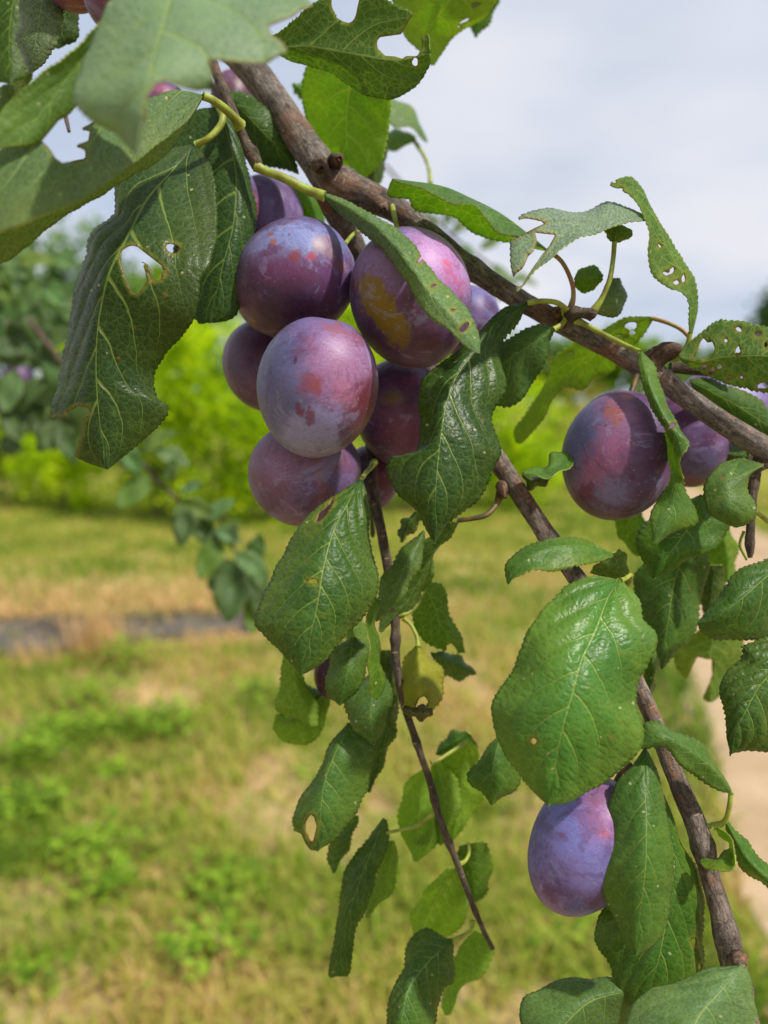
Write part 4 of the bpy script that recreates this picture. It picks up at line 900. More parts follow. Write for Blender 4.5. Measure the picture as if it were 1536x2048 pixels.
leaf(B, [252, 258, 262, 264], [(912, 1046), (866, 1110), (822, 1190), (762, 1264)], [(905, 1040), (830, 1100), (780, 1180), (757, 1262)], [(918, 1042), (898, 1075), (870, 1106), (862, 1153), (827, 1213), (778, 1250), (764, 1265)], tint=(0.055, 0.120, 0.022), thin=0.38, yellow=0.1, veins=7, side='b',
     pet=[(914, 1041, 252), (945, 1037, 250), (972, 1030, 250), (992, 1010, 252), (1002, 985, 254)], pw=(9, 14), pmat=M_STALK)
leaf(B, [240, 238, 237, 238], [(748, 1195), (746, 1260), (754, 1330), (755, 1400)], [(738, 1200), (734, 1260), (740, 1340), (736, 1380), (752, 1400)], [(762, 1200), (752, 1250), (764, 1322), (768, 1375), (757, 1400)], dl=-3, dr=5, tint=(0.075, 0.145, 0.025), yellow=0.2, thin=0.38, teeth=2.4)
leaf(B, [262, 256, 254, 256], [(706, 1275), (698, 1330), (690, 1370), (680, 1410)], [(700, 1275), (668, 1300), (650, 1350), (656, 1388), (678, 1411)], [(714, 1276), (735, 1300), (738, 1330), (729, 1360), (705, 1388), (682, 1411)], tint=(0.040, 0.100, 0.026), pale=0.15, thin=0.25, gloss=0.4)
leaf(B, [262, 256, 254, 256], [(755, 1340), (746, 1390), (742, 1440), (746, 1487)], [(748, 1340), (710, 1376), (690, 1405), (690, 1428), (716, 1468), (744, 1488)], [(765, 1342), (782, 1370), (782, 1420), (768, 1460), (748, 1488)], tint=(0.060, 0.130, 0.038), pale=0.3, thin=0.25, gloss=0.45)
leaf(B, [266, 260, 256, 254, 256], [(700, 1445), (668, 1512), (650, 1562), (642, 1620), (640, 1696)], [(694, 1447), (660, 1490), (637, 1532), (615, 1579), (592, 1615), (580, 1652), (604, 1692), (636, 1703)], [(706, 1446), (748, 1490), (738, 1555), (729, 1588), (711, 1638), (672, 1678), (643, 1697)],
     dl=[4, 9, 8], dr=[3, 8, 8], tint=(0.062, 0.142, 0.040), pale=0.15, gloss=0.6, puff=0.5, thin=0.22, veins=7.5, cut=[[(612, 1645), (618, 1634), (626, 1628), (634, 1651), (626, 1685), (618, 1676), (612, 1662)], [(570, 1662), (590, 1664), (604, 1668), (612, 1685), (622, 1702), (570, 1705)]], label='glossy leaf lower centre with a torn loop at its lower left')
leaf(B, [272, 272, 274], [(788, 1390), (768, 1490), (738, 1585)], [(782, 1390), (745, 1490), (734, 1583)], [(794, 1392), (790, 1464), (776, 1506), (740, 1586)], tint=(0.038, 0.098, 0.022), thin=0.28)
leaf(B, [276, 276, 278], [(708, 1630), (690, 1690), (667, 1746)], [(700, 1630), (655, 1690), (664, 1745)], [(718, 1632), (712, 1660), (688, 1712), (670, 1746)], tint=(0.046, 0.108, 0.028), thin=0.25)
leaf(B, [278, 272, 268, 266, 266], [(770, 1638), (738, 1715), (708, 1795), (688, 1870), (676, 1952)], [(766, 1636), (728, 1683), (699, 1729), (685, 1776), (671, 1840), (664, 1901), (658, 1950), (674, 1953)], [(774, 1640), (778, 1680), (758, 1737), (747, 1778), (729, 1824), (711, 1867), (704, 1916), (698, 1950), (680, 1953)],
     dl=6, dr=2, tint=(0.038, 0.096, 0.020), pale=0.08, gloss=0.45, thin=0.25, veins=8, pet=[(772, 1666, 277), (800, 1660, 276), (835, 1652, 273), (858, 1634, 271), (876, 1620, 270)], pw=(6, 9), label='long narrow dark leaf hanging at the lower centre')
leaf(B, [280, 282, 284], [(786, 1680), (775, 1750), (735, 1835)], [(778, 1682), (748, 1750), (730, 1834)], [(790, 1684), (796, 1744), (780, 1790), (757, 1810), (737, 1838)], side='b', tint=(0.15, 0.20, 0.02), thin=0.45, yellow=0.25)
leaf(B, [276, 280, 284, 286], [(852, 1535), (842, 1590), (838, 1650), (830, 1722)], [(846, 1538), (811, 1568), (797, 1629), (806, 1666), (828, 1723)], [(858, 1540), (870, 1600), (874, 1683), (834, 1724)], side='b', tint=(0.20, 0.27, 0.03), thin=0.46, yellow=0.2, gloss=0.25, veins=6)
leaf(B, [276, 286, 292, 296], [(936, 1480), (926, 1540), (918, 1600), (906, 1680)], [(926, 1482), (864, 1530), (866, 1580), (882, 1645), (904, 1680)], [(944, 1482), (958, 1508), (948, 1560), (968, 1592), (932, 1645), (908, 1680)], side='b', tint=(0.19, 0.255, 0.03), thin=0.46, yellow=0.2, gloss=0.25, veins=6,
     pet=[(936, 1482, 276), (905, 1502, 272), (880, 1518, 269), (862, 1526, 268)], pw=(7, 9), label='yellow green backlit leaf right of the thin twig')
leaf(B, [290, 290, 292], [(935, 1465), (905, 1485), (872, 1508)], [(932, 1462), (898, 1465), (872, 1505)], [(942, 1470), (955, 1500), (900, 1510), (874, 1510)], tint=(0.05, 0.115, 0.02), thin=0.3)
leaf(B, [262, 254, 252, 254], [(1004, 1470), (990, 1515), (984, 1560), (984, 1610)], [(998, 1472), (952, 1522), (937, 1556), (966, 1592), (982, 1610)], [(1010, 1470), (1036, 1510), (1044, 1562), (1010, 1592), (987, 1610)], dl=6, dr=8, tint=(0.055, 0.128, 0.030), pale=0.12, thin=0.3, label='leaf half hidden behind the left margin of the broad bright leaf')
leaf(B, [280, 288, 292], [(924, 1690), (945, 1740), (950, 1803)], [(918, 1692), (912, 1750), (946, 1804)], [(934, 1688), (966, 1684), (982, 1712), (978, 1778), (953, 1804)], tint=(0.050, 0.120, 0.018), thin=0.36, pet=[(936, 1686, 282), (938, 1705, 279), (930, 1722, 274), (918, 1728, 272)], pw=(7, 8))
leaf(B, [278, 290, 296], [(905, 1735), (872, 1800), (832, 1884)], [(896, 1735), (848, 1783), (824, 1832), (828, 1882)], [(915, 1735), (936, 1795), (928, 1838), (900, 1872), (835, 1885)], side='b', tint=(0.20, 0.26, 0.03), thin=0.46, yellow=0.2, gloss=0.25)
leaf(B, [268, 258, 250, 246], [(904, 1882), (852, 1930), (816, 1985), (798, 2085)], [(900, 1878), (858, 1856), (833, 1868), (815, 1890), (800, 1937), (785, 1991), (768, 2060), (790, 2090)], [(908, 1886), (911, 1919), (905, 1959), (887, 1975), (881, 2019), (855, 2075), (803, 2092)],
     dl=8, dr=6, tint=(0.038, 0.102, 0.026), gloss=0.75, puff=0.7, rip=1.0, thin=0.2, veins=8, yellow=0.1, pet=[(904, 1882, 268), (926, 1872, 271), (942, 1860, 273), (945, 1840, 274)], pw=(9, 9), label='glossy wrinkled leaf at the bottom centre')
leaf(B, [278, 284, 290], [(962, 1866), (940, 1920), (895, 2030)], [(950, 1860), (910, 1910), (885, 2000), (890, 2030)], [(972, 1862), (990, 1905), (958, 1952), (918, 1985), (900, 2030)], side='b', tint=(0.15, 0.21, 0.018), thin=0.45, yellow=0.2)
leaf(B, [272, 276, 280, 282], [(848, 1172), (868, 1210), (882, 1250), (925, 1305)], [(846, 1178), (824, 1220), (842, 1274), (878, 1300), (922, 1306)], [(854, 1166), (884, 1170), (900, 1223), (920, 1274), (931, 1306)], side='b', tint=(0.070, 0.140, 0.018), thin=0.42, yellow=0.15, cut=[[(895, 1312), (892, 1292), (902, 1286), (912, 1296), (920, 1320)]],
     pet=[(848, 1178, 272), (832, 1212, 268), (815, 1226, 266), (795, 1228, 265)], pw=(9, 10))
leaf(B, [280, 284, 288], [(862, 1308), (905, 1325), (952, 1346)], [(862, 1304), (910, 1308), (951, 1343)], [(863, 1312), (885, 1348), (918, 1358), (952, 1349)], tint=(0.07, 0.13, 0.065), pale=0.25, thin=0.25)
leaf(B, [262, 256, 252, 254], [(836, 1292), (842, 1340), (846, 1390), (842, 1432)], [(830, 1292), (800, 1335), (794, 1392), (803, 1420), (838, 1433)], [(842, 1293), (870, 1325), (888, 1350), (889, 1382), (862, 1428), (846, 1433)], dl=15, dr=15, tint=(0.50, 0.36, 0.06), yellow=0.6, thin=0.35, gloss=0.3, cut=[[(838, 1396), (850, 1392), (856, 1404), (848, 1416), (838, 1424), (830, 1416)]],
     pet=[(836, 1294, 262), (834, 1275, 264), (822, 1250, 265), (806, 1236, 265)], pw=(8, 8), label='small withered yellow leaf with a brown rolled tip')
leaf(B, [250, 249, 250], [(804, 1418), (842, 1428), (866, 1424)], [(806, 1412), (842, 1412), (866, 1416)], [(806, 1424), (842, 1440), (866, 1430)], dl=4, dr=4, tint=(0.075, 0.035, 0.015), yellow=0.1, thin=0.1, teeth=2, label='dry brown curled leaf scrap under the yellow leaf')
leaf(B, [276, 278, 282], [(588, 1300), (592, 1370), (622, 1452)], [(570, 1302), (556, 1372), (552, 1412), (582, 1432), (620, 1453)], [(606, 1310), (612, 1372), (636, 1412), (636, 1450), (625, 1453)], side='b', tint=(0.14, 0.18, 0.022), thin=0.45, yellow=0.15, label='olive leaf hanging below left of the broad quilted leaf')
leaf(B, [290, 290, 292], [(655, 1385), (605, 1440), (546, 1450)], [(650, 1380), (590, 1430), (552, 1428)], [(662, 1395), (645, 1460), (605, 1490), (572, 1485), (545, 1458)], side='b', tint=(0.14, 0.18, 0.02), thin=0.45, yellow=0.15)
leaf(B, [268, 268, 270], [(838, 1022), (820, 1045), (803, 1085)], [(832, 1022), (800, 1050), (800, 1083)], [(846, 1026), (838, 1050), (822, 1066), (806, 1085)], tint=(0.035, 0.085, 0.02), thin=0.25)
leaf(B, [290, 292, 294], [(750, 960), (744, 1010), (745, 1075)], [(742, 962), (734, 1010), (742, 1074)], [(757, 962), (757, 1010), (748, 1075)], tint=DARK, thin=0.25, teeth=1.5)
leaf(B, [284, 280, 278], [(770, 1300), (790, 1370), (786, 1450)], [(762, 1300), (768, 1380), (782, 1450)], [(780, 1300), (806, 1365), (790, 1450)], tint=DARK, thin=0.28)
leaf(B, [286, 284, 286], [(700, 1230), (720, 1290), (770, 1345)], [(692, 1235), (700, 1305), (766, 1346)], [(712, 1228), (758, 1290), (772, 1340)], side='b', tint=(0.09, 0.15, 0.02), thin=0.42, yellow=0.15)
leaf(B, [288, 290, 292], [(560, 1425), (600, 1400), (655, 1392)], [(562, 1418), (605, 1372), (654, 1386)], [(560, 1432), (610, 1430), (657, 1398)], tint=(0.06, 0.12, 0.06), pale=0.2, thin=0.28)
leaf(B, [280, 284, 288], [(872, 1520), (890, 1600), (880, 1690)], [(866, 1520), (868, 1610), (878, 1690)], [(880, 1518), (925, 1590), (884, 1690)], side='b', tint=(0.17, 0.23, 0.025), thin=0.45, yellow=0.2)
leaf(B, [284, 288, 290], [(838, 1690), (850, 1640), (880, 1600)], [(834, 1690), (826, 1640), (876, 1598)], [(844, 1692), (874, 1650), (884, 1602)], side='b', tint=(0.18, 0.24, 0.03), thin=0.45)
# --- upper left corner
leaf(B, [240, 236, 234, 236], [(92, -50), (80, 25), (70, 88), (60, 147)], [(86, -50), (46, 0), (34, 59), (43, 113), (58, 147)], [(98, -50), (128, -5), (118, 66), (98, 117), (63, 148)], dl=5, dr=2, tint=(0.042, 0.078, 0.046), pale=0.4, gloss=0.5, thin=0.12, veins=7, label='grey green leaf in the upper left corner, hanging straight down')
leaf(B, [262, 262, 264], [(140, -60), (132, 20), (116, 97)], [(130, -60), (102, 20), (108, 95)], [(150, -60), (164, 10), (160, 45), (152, 78), (118, 98)], tint=DARK, thin=0.2, gloss=0.3)
leaf(B, [280, 278, 276], [(40, -80), (20, 60), (20, 166)], [(20, -80), (-40, 40), (-20, 150), (18, 168)], [(60, -80), (66, 60), (52, 145), (24, 167)], tint=(0.035, 0.070, 0.015), thin=0.3, yellow=0.1, gloss=0.3)
leaf(B, [290, 292, 294], [(58, 142), (30, 190), (-20, 240)], [(50, 140), (8, 175), (-30, 232)], [(66, 144), (55, 195), (20, 222), (-10, 245)], side='b', tint=(0.06, 0.09, 0.018), thin=0.3, yellow=0.2, gloss=0.3)
tube('twig', [(110, 190, 280, 12), (128, 225, 274, 9), (134, 245, 272, 8), (138, 263, 270, 7)], M_TWIG, B, sides=8, step=2, lump=0.2, seed=61)
# unseen canopy above and to the left, added to block skylight and deepen contrast
rng = random.Random(77)
V, F, U, MM = [], [], [], []
for c in range(70):
    cx, cy, cz = rng.uniform(-1.3, -0.16), rng.uniform(-0.45, 0.75), rng.uniform(1.82, 2.5)
    for i in range(22):
        p = Vector((cx + rng.gauss(0, .09), cy + rng.gauss(0, .09), cz + rng.gauss(0, .08)))
        if p.y > 0.02 and (p.z - CAM_H) / p.y < 0.62 and -p.x / p.y < 0.62: continue
        if p.z < 1.74: continue
        t = Vector((rng.gauss(0, 1), rng.gauss(0, 1), rng.gauss(-.4, .6))).normalized(); w_ = t.cross(Vector((rng.gauss(0, .5), rng.gauss(0, .5), 1))).normalized(); l = rng.uniform(.05, .075)
        b = len(V)
        for f_, k_ in ((0, 0), (.3, .22), (.65, .2), (1, 0)):
            if k_ == 0: V.append(tuple(p + t * l * f_)); U.append((f_, 0, 0)); MM.append((i * 9.0, f_ * 60, c * 3.0))
            else:
                for s_ in (1, -1): V.append(tuple(p + t * l * f_ + w_ * l * k_ * s_ + Vector((0, 0, -.1 * l * f_)))); U.append((f_, s_, 0)); MM.append((i * 9.0 + s_ * 15, f_ * 60, c * 3.0))
        F += [(b, b + 1, b + 2), (b + 1, b + 3, b + 4, b + 2), (b + 3, b + 5, b + 4)]
shade_canopy = link('foliage', mesh('foliage', V, F, True, {'leaf_uv': U, 'leaf_mm': MM, 'wound': [60.0] * len(V)}), M_TOP, B)
shade_canopy['kind'] = 'stuff'; shade_canopy['tint'] = list(DARK); shade_canopy['yellow'] = 0.1; shade_canopy['pale'] = 0.1; shade_canopy['gloss'] = 0.4; shade_canopy['veins'] = 7.0; shade_canopy['thin'] = 0.3

# ------------------------------------------------------------------ blurred neighbour branches a step behind
def simple_leaf_mesh(seed, L=0.062, W=0.019):
    rng = random.Random(seed)
    nu, nh = 12, 3
    V, uvs, F = [], [], []
    bend = rng.uniform(-0.5, 0.9); fold = rng.uniform(0.1, 0.6)
    for i in range(nu + 1):
        u = i / nu
        w = W * math.sin(math.pi * min(1, u * 0.97 + 0.015)) ** 0.75 * (1 - 0.15 * u)
        for j in range(-nh, nh + 1):
            v = j / nh
            x = v * w * (1 + (0.05 if (i % 2 and abs(j) == nh) else 0))
            V.append((x, u * L, -bend * L * u * u * 0.5 + abs(v) * w * fold + 0.002 * math.sin(u * 9 + v * 2 + seed)))
            uvs.append((u, v, 0))
    nc = 2 * nh + 1
    for i in range(nu):
        for j in range(nc - 1):
            a = i * nc + j
            F.append((a, a + 1, a + nc + 1, a + nc))
    n0 = len(V)
    V2 = V + [(x, y, z - 0.0003) for x, y, z in V]
    F2 = F + [tuple(k + n0 for k in reversed(f)) for f in F]
    ed = set()
    for f in F:
        for a, b in zip(f, f[1:] + f[:1]): ed.add((a, b))
    rim = [(b, a, a + n0, b + n0) for a, b in ed if (b, a) not in ed]
    mm = [(v * W * 1000 + seed * 37, u * L * 1000, seed) for (u, v, _) in uvs]
    me = mesh('leaf', V2, F2 + rim, True, {'leaf_uv': uvs * 2, 'leaf_mm': mm * 2, 'wound': [60.0] * (2 * len(uvs))}, [0] * len(F) + [1] * len(F) + [2] * len(rim))
    for m in (M_TOP, M_BOT, M_RIM): me.materials.append(m)
    return me
SLEAF = [simple_leaf_mesh(i) for i in range(6)]

def put_leaf(parent, px, py, d, lenpx, ang, face, tint, thin=0.3, pale=0.4, seed=0):
    """a leaf whose base sits at the pixel, running in screen direction ang (deg), tipped by face"""
    rng = random.Random(seed)
    o = link('leaf', SLEAF[seed % 6], None, parent)
    a = math.radians(ang)
    y = DIR(math.cos(a) * math.cos(face[0]), math.sin(a) * math.cos(face[0]), math.sin(face[0])).normalized()
    z = DIR(math.sin(face[1]) * -math.sin(a), 0.35 + math.sin(face[1]) * math.cos(a), 1.0)
    x = y.cross(z).normalized(); z = x.cross(y).normalized()
    s = lenpx * d / FPX / 0.062
    mw = Matrix.Translation(Vector(PX(px, py, d))) @ Matrix((x, y, z)).transposed().to_4x4() @ Matrix.Scale(s, 4)
    o.matrix_world = mw
    o['tint'] = [t * rng.uniform(0.85, 1.15) for t in tint]
    o['yellow'] = 0.1; o['pale'] = pale; o['gloss'] = 0.4; o['veins'] = 5.0; o['thin'] = thin; o['quilt'] = 0.2
    return o

BG = (0.085, 0.150, 0.085)
def side_branch(label, stems, leaves, d0):
    r = link('plum_branch', None)
    r.location = PX(*stems[0][0][:2], d0)
    tag(r, label, 'branch', 'out of focus plum branches')
    bpy.context.view_layer.update()
    for i, st in enumerate(stems):
        tube('stem', [q[:3] + (q[3] * 0.55,) for q in st], M_TWIG, r, sides=8, step=8, lump=0.05, seed=70 + i)
    for i, (x, y, dd, ln, an, f0, f1, ti, th) in enumerate(leaves):
        if d0 < 0.8: ln *= 0.82
        put_leaf(r, x, y, dd, ln, an, (f0, f1), ti, th, 0.12, i * 5 + int(d0 * 100))
    return r

GB, GD, GY = (0.070, 0.150, 0.055), (0.020, 0.056, 0.014), (0.095, 0.17, 0.025)
side_branch('blurred plum branch sagging to the right behind the big dark leaf, blue green leaves', [[(60, 640, 760, 22), (150, 760, 740, 20), (250, 885, 720, 18), (330, 975, 710, 15), (410, 1045, 700, 13), (470, 1100, 690, 10), (520, 1180, 680, 8)]], [
    (285, 880, .72, 64, 60, .2, .2, GB, .2), (310, 900, .71, 90, -20, .1, .4, GB, .2), (300, 950, .71, 110, -130, .2, 0, GY, .35), (360, 985, .70, 60, 20, .0, .5, GB, .2),
    (385, 1000, .70, 110, -105, .3, .2, GB, .25), (395, 1020, .70, 95, -70, .1, 0, GD, .3), (415, 1045, .69, 80, 50, .2, .3, GB, .2), (430, 1060, .69, 70, -20, .2, .2, GB, .2),
    (440, 1075, .69, 110, -115, .1, .1, GY, .35), (462, 1092, .69, 60, 75, .1, .2, GB, .2), (470, 1110, .68, 100, -30, .1, .3, GB, .2), (472, 1120, .68, 150, -95, .1, .1, GD, .25),
    (490, 1145, .68, 110, -75, .1, 0, GB, .25), (505, 1165, .68, 110, -60, .1, .2, GD, .3), (515, 1185, .68, 100, -95, .1, 0, GY, .35), (240, 880, .72, 100, -60, .2, 0, GD, .3),
    (200, 820, .73, 90, -140, .2, 0, GD, .3), (220, 840, .73, 80, 20, .2, 0, GB, .3)] + [(250 + 27 * i + 9 * math.sin(i * 2.3), 885 + 28 * i + 8 * math.cos(i * 3.1), .70 + .02 * math.sin(i), 78 + 18 * math.sin(i * 1.7), (-60, 35, -120, 70, -20, -95)[i % 6], .2, .3 * math.sin(i * 1.3), (GB, GY, GD)[i % 3], .3) for i in range(11)], 0.72)
lv = []
rng = random.Random(5)
for (x, y, ln, an, t) in [(40, 600, 120, 200, GB), (110, 560, 110, -70, GB), (75, 560, 100, -110, GB), (140, 540, 110, -60, GB), (20, 660, 120, -40, GB), (90, 655, 90, 10, GB), (30, 740, 120, -100, GB), (120, 700, 130, -95, GB),
                          (5, 560, 120, -80, GB), (60, 700, 110, 180, GD), (150, 740, 110, -80, GB), (100, 760, 110, -140, GD), (60, 800, 120, -60, GD), (20, 830, 120, -30, GD), (150, 820, 120, -120, GD), (10, 500, 110, -60, GB), (60, 490, 100, -100, GB),
                          (90, 840, 110, -170, GD), (5, 780, 120, -60, GD), (125, 620, 90, -30, GB), (40, 530, 90, 20, GY), (100, 800, 100, -20, GD), (0, 880, 100, -20, GD), (70, 610, 120, -80, GD), (15, 620, 130, -110, GD), (135, 790, 120, -40, GD),
                          (-20, 690, 140, -20, GD), (45, 690, 110, -20, GD), (180, 800, 110, -100, GD), (-10, 800, 140, 10, GD), (120, 850, 110, -60, GD)]:
    if x > 128 and y < 760: continue
    for q_ in range(2): lv.append((x + q_ * rng.uniform(-50, 50), y + q_ * rng.uniform(-50, 50), 0.82 + rng.uniform(-.06, .1), ln * .74, an + q_ * rng.uniform(-80, 80), rng.uniform(-.2, .5), rng.uniform(-.4, .5), t, .25))
side_branch('blurred leafy plum branch entering from the left edge, dark behind', [[(-160, 520, 900, 30), (-40, 600, 860, 26), (60, 690, 840, 22), (110, 760, 830, 18), (170, 830, 820, 12)], [(-100, 700, 850, 20), (0, 760, 840, 16), (90, 800, 830, 12)]], lv, 0.86)
plum(36, 762, 840, 38, 32, 80, 0, 'out of focus dark plum at the left edge', [], 0.3, group='out of focus plums', seg=24)
lv = []
for (x, y, ln, an, t) in [(880, 440, 70, 200, GB), (905, 470, 60, 40, GB), (960, 500, 60, 30, GB), (985, 530, 70, -60, GB), (1010, 545, 60, -100, GD), (940, 490, 60, -120, GB), (1020, 560, 60, 0, GB), (890, 452, 60, 60, GB)]:
    lv.append((x, y, 1.15, ln * .9, an, .2, .3, (0.16, .22, .15), .4))
side_branch('thin blurred pale branch crossing behind the bough, against the sky', [[(770, 330, 1150, 12), (850, 420, 1150, 12), (920, 485, 1150, 12), (1000, 545, 1150, 10), (1060, 600, 1150, 7)]], lv, 1.15)

# ------------------------------------------------------------------ ground
def mat_ground():
    k = NT('dry_lawn_soil')
    pos = k.n('ShaderNodeNewGeometry').outputs['Position']
    a = k.noise(pos, 0.55, 4, 0.6); b = k.noise(pos, 3.0, 5, 0.65); c = k.noise(pos, 22.0, 4, 0.7)
    col = k.mix(k.ramp(b, 0.35, 0.65), (*lin(158, 132, 90), 1), (*lin(200, 168, 124), 1))
    col = k.mix(k.ramp(k.m('ADD', k.m('MULTIPLY', a, 0.6), k.m('MULTIPLY', b, 0.4)), 0.46, 0.58), col, (*lin(118, 126, 54), 1))
    far = k.ramp(k.sep(pos)[1], 4.5, 9.0)
    col = k.mix(k.m('MULTIPLY', far, 0.75), col, (*lin(132, 136, 44), 1))
    col = k.mix(k.m('MULTIPLY', k.ramp(c, 0.4, 0.7), 0.35), col, (*lin(92, 78, 44), 1))
    return k.out(k.princ(col, 0.95, 0.05, k.bump(c, 0.6, 0.02)))
GR = mesh('ground', [(-400, -60, 0), (400, -60, 0), (400, 700, 0), (-400, 700, 0)], [(0, 1, 2, 3)], False)
tag(link('ground', GR, mat_ground()), kind='structure')

def mat_path():
    k = NT('sandy_path')
    pos = k.n('ShaderNodeNewGeometry').outputs['Position']
    b = k.noise(pos, 2.2, 5, 0.65); c = k.noise(pos, 40.0, 4, 0.7)
    col = k.mix(k.ramp(b, 0.35, 0.65), (*lin(164, 140, 110), 1), (*lin(184, 160, 130), 1))
    col = k.mix(k.m('MULTIPLY', k.ramp(c, 0.45, 0.7), 0.3), col, (*lin(142, 112, 82), 1))
    return k.out(k.princ(col, 0.95, 0.1, k.bump(c, 0.5, 0.01)))
edge = [(1575, 2240), (1520, 1930), (1470, 1780), (1448, 1620), (1418, 1500), (1390, 1390), (1345, 1260), (1300, 1140), (1265, 1060), (1230, 985), (1180, 900)]
ec = cr([(p.x, p.y) for p in (G(*e) for e in edge)], 60)
V, F = [], []
for i, (x, y) in enumerate(ec):
    j = 0.05 * math.sin(i * 1.7) + 0.04 * math.sin(i * 0.63 + 1)
    wdt = 1.45
    V += [(x + j, y, 0.004), (x + wdt * 0.5, y, 0.0), (x + wdt + 0.06 * math.sin(i * 1.1), y, 0.004)]
    V[-2] = (x + wdt * 0.5, y, 0.006)
for i in range(len(ec) - 1):
    for j in range(2):
        a = i * 3 + j
        F.append((a, a + 1, a + 4, a + 3))
tag(link('path', mesh('path', V, F), mat_path()), kind='structure')

def mat_film():
    k = NT('weed_fabric')
    pos = k.n('ShaderNodeNewGeometry').outputs['Position']
    c = k.noise(pos, 3.5, 4, 0.6); w = k.noise(pos, 14, 3)
    col = k.mix(k.ramp(c, 0.35, 0.6), (*lin(66, 62, 58), 1), (*lin(96, 92, 86), 1))
    return k.out(k.princ(col, 0.9, 0.1, k.bump(w, 0.6, 0.03)))
def strip(name, top, bot, z, n=60, wav=0.05, seed=0, lift=0.0):
    rng = random.Random(seed)
    t = cr([tuple(G(*e))[:2] for e in top], n); b = cr([tuple(G(*e))[:2] for e in bot], n)
    V, F = [], []
    for i in range(n):
        for j in range(5):
            f = j / 4
            x, y = t[i] * (1 - f) + b[i] * f
            y += (wav * mnoise.noise((x * 2.5, f * 3 + seed, 0.3)) if j in (0, 4) else 0)
            V.append((x, y, z + lift * max(0, mnoise.noise((x * 2, y * 2, seed)))))
    for i in range(n - 1):
        for j in range(4):
            a = i * 5 + j
            F.append((a, a + 1, a + 6, a + 5))
    return mesh(name, V, F)
o = link('weed_fabric', strip('weed_fabric', [(-420, 1240), (0, 1238), (250, 1232), (460, 1222), (560, 1220)], [(-420, 1320), (0, 1315), (200, 1300), (420, 1272), (560, 1262)], 0.012, seed=3, lift=0.03), mat_film())
tag(o, 'strip of dark ground cloth lying on the lawn at the left, partly under straw', 'ground cloth')

# ------------------------------------------------------------------ grass, straw, weeds
def mat_blade(name, cols, tr=0.35):
    k = NT(name)
    s = k.attr('shade')
    x = k.n('ShaderNodeValToRGB')
    k.put(x.inputs[0], s)
    r = x.color_ramp
    while len(r.elements) < len(cols): r.elements.new(0.5)
    for i, c in enumerate(cols):
        r.elements[i].position = i / (len(cols) - 1); r.elements[i].color = (*c, 1)
    p = k.princ(x.outputs[0], 0.65, 0.2)
    t = k.n('ShaderNodeBsdfTranslucent'); k.put(t.inputs[0], k.vm('SCALE', x.outputs[0], 1.45))
    m = k.n('ShaderNodeMixShader'); m.inputs[0].default_value = tr
    k.t.links.new(p, m.inputs[1]); k.t.links.new(t.outputs[0], m.inputs[2])
    return k.out(m.outputs[0])
M_GRASS = mat_blade('lawn_grass', [lin(200, 168, 114), lin(178, 164, 84), lin(150, 160, 58), lin(124, 148, 40), lin(80, 114, 26)])
M_STRAW = mat_blade('straw', [lin(176, 138, 86), lin(205, 168, 112), lin(216, 186, 136)], 0.2)
M_WEED = mat_blade('weed_leaves', [lin(76, 110, 26), lin(118, 152, 36), lin(156, 186, 56)], 0.35)
path_x = lambda y: float(np.interp(y, ec[:, 1], ec[:, 0]))

def blades(name, items, mat):
    n = len(items)
    V = np.zeros((n, 5, 3)); S = np.zeros((n, 5))
    for i, (x, y, z, h, w, az, lean, s) in enumerate(items):
        ca, sa = math.cos(az), math.sin(az)
        lx, ly = ca * lean, sa * lean
        V[i] = [(x - sa * w, y + ca * w, z), (x + sa * w, y - ca * w, z), (x - sa * w * .7 + lx * h * .4, y + ca * w * .7 + ly * h * .4, z + h * .6),
                (x + sa * w * .7 + lx * h * .4, y - ca * w * .7 + ly * h * .4, z + h * .6), (x + lx * h, y + ly * h, z + h * max(0.15, 1 - 0.35 * lean))]
        S[i] = s
    V = V.reshape(-1, 3)
    base = np.arange(n)[:, None] * 5
    F = np.concatenate([base + [0, 1, 3], base + [0, 3, 2], base + [2, 3, 4]]).tolist()
    me = mesh(name, V, F, False, {'shade': S.reshape(-1)})
    return link(name, me, mat)

rng = random.Random(11)
items = []
N = 95000
while len(items) < N:
    y = 1.25 + 11.5 * rng.random() ** 1.45
    x = rng.uniform(-0.75 * y - 0.6, 0.72 * y + 0.6)
    p = mnoise.noise((x * 1.1, y * 1.1, 1.0)) + 0.6 * mnoise.noise((x * 3.2, y * 3.2, 4.0))
    gp = (y * CT + CAM_H * ST); qx = 768 + x / gp * FPX; qy = 1024 - FPX * (-(CAM_H * CT) + y * ST) / gp
    if qx < 500 + 30 * p and abs(qy - (1282 - 0.05 * qx)) < 30 and rng.random() < 0.93: continue
    bare = mnoise.noise((x * 1.7 + 9, y * 1.7, 2.0)) + 0.5 * mnoise.noise((x * 5, y * 5, 7.0))
    e = path_x(y) if y > ec[:, 1].min() else 99
    if e + 0.02 < x < e + 1.45: continue
    near_path = max(0, 1 - abs(x - e + 0.12) / 0.30)
    if bare > 0.20 and rng.random() < 0.75 and near_path < 0.3: continue
    s = 0.49 + 0.50 * p + rng.uniform(-0.30, 0.30) + 0.3 * near_path + 0.12 * min(1, max(0, (y - 5) / 3))
    h = rng.uniform(0.025, 0.085) * (1 + 0.5 * max(0, p)) * (1.8 if rng.random() < 0.12 else 1)
    items.append((x, y, 0.0, h, rng.uniform(0.002, 0.0048) * (1 + y * 0.14), rng.uniform(0, 6.28), rng.uniform(0.2, 1.5), min(1, max(0, s))))
tag(blades('lawn_grass', items, M_GRASS), kind='stuff')

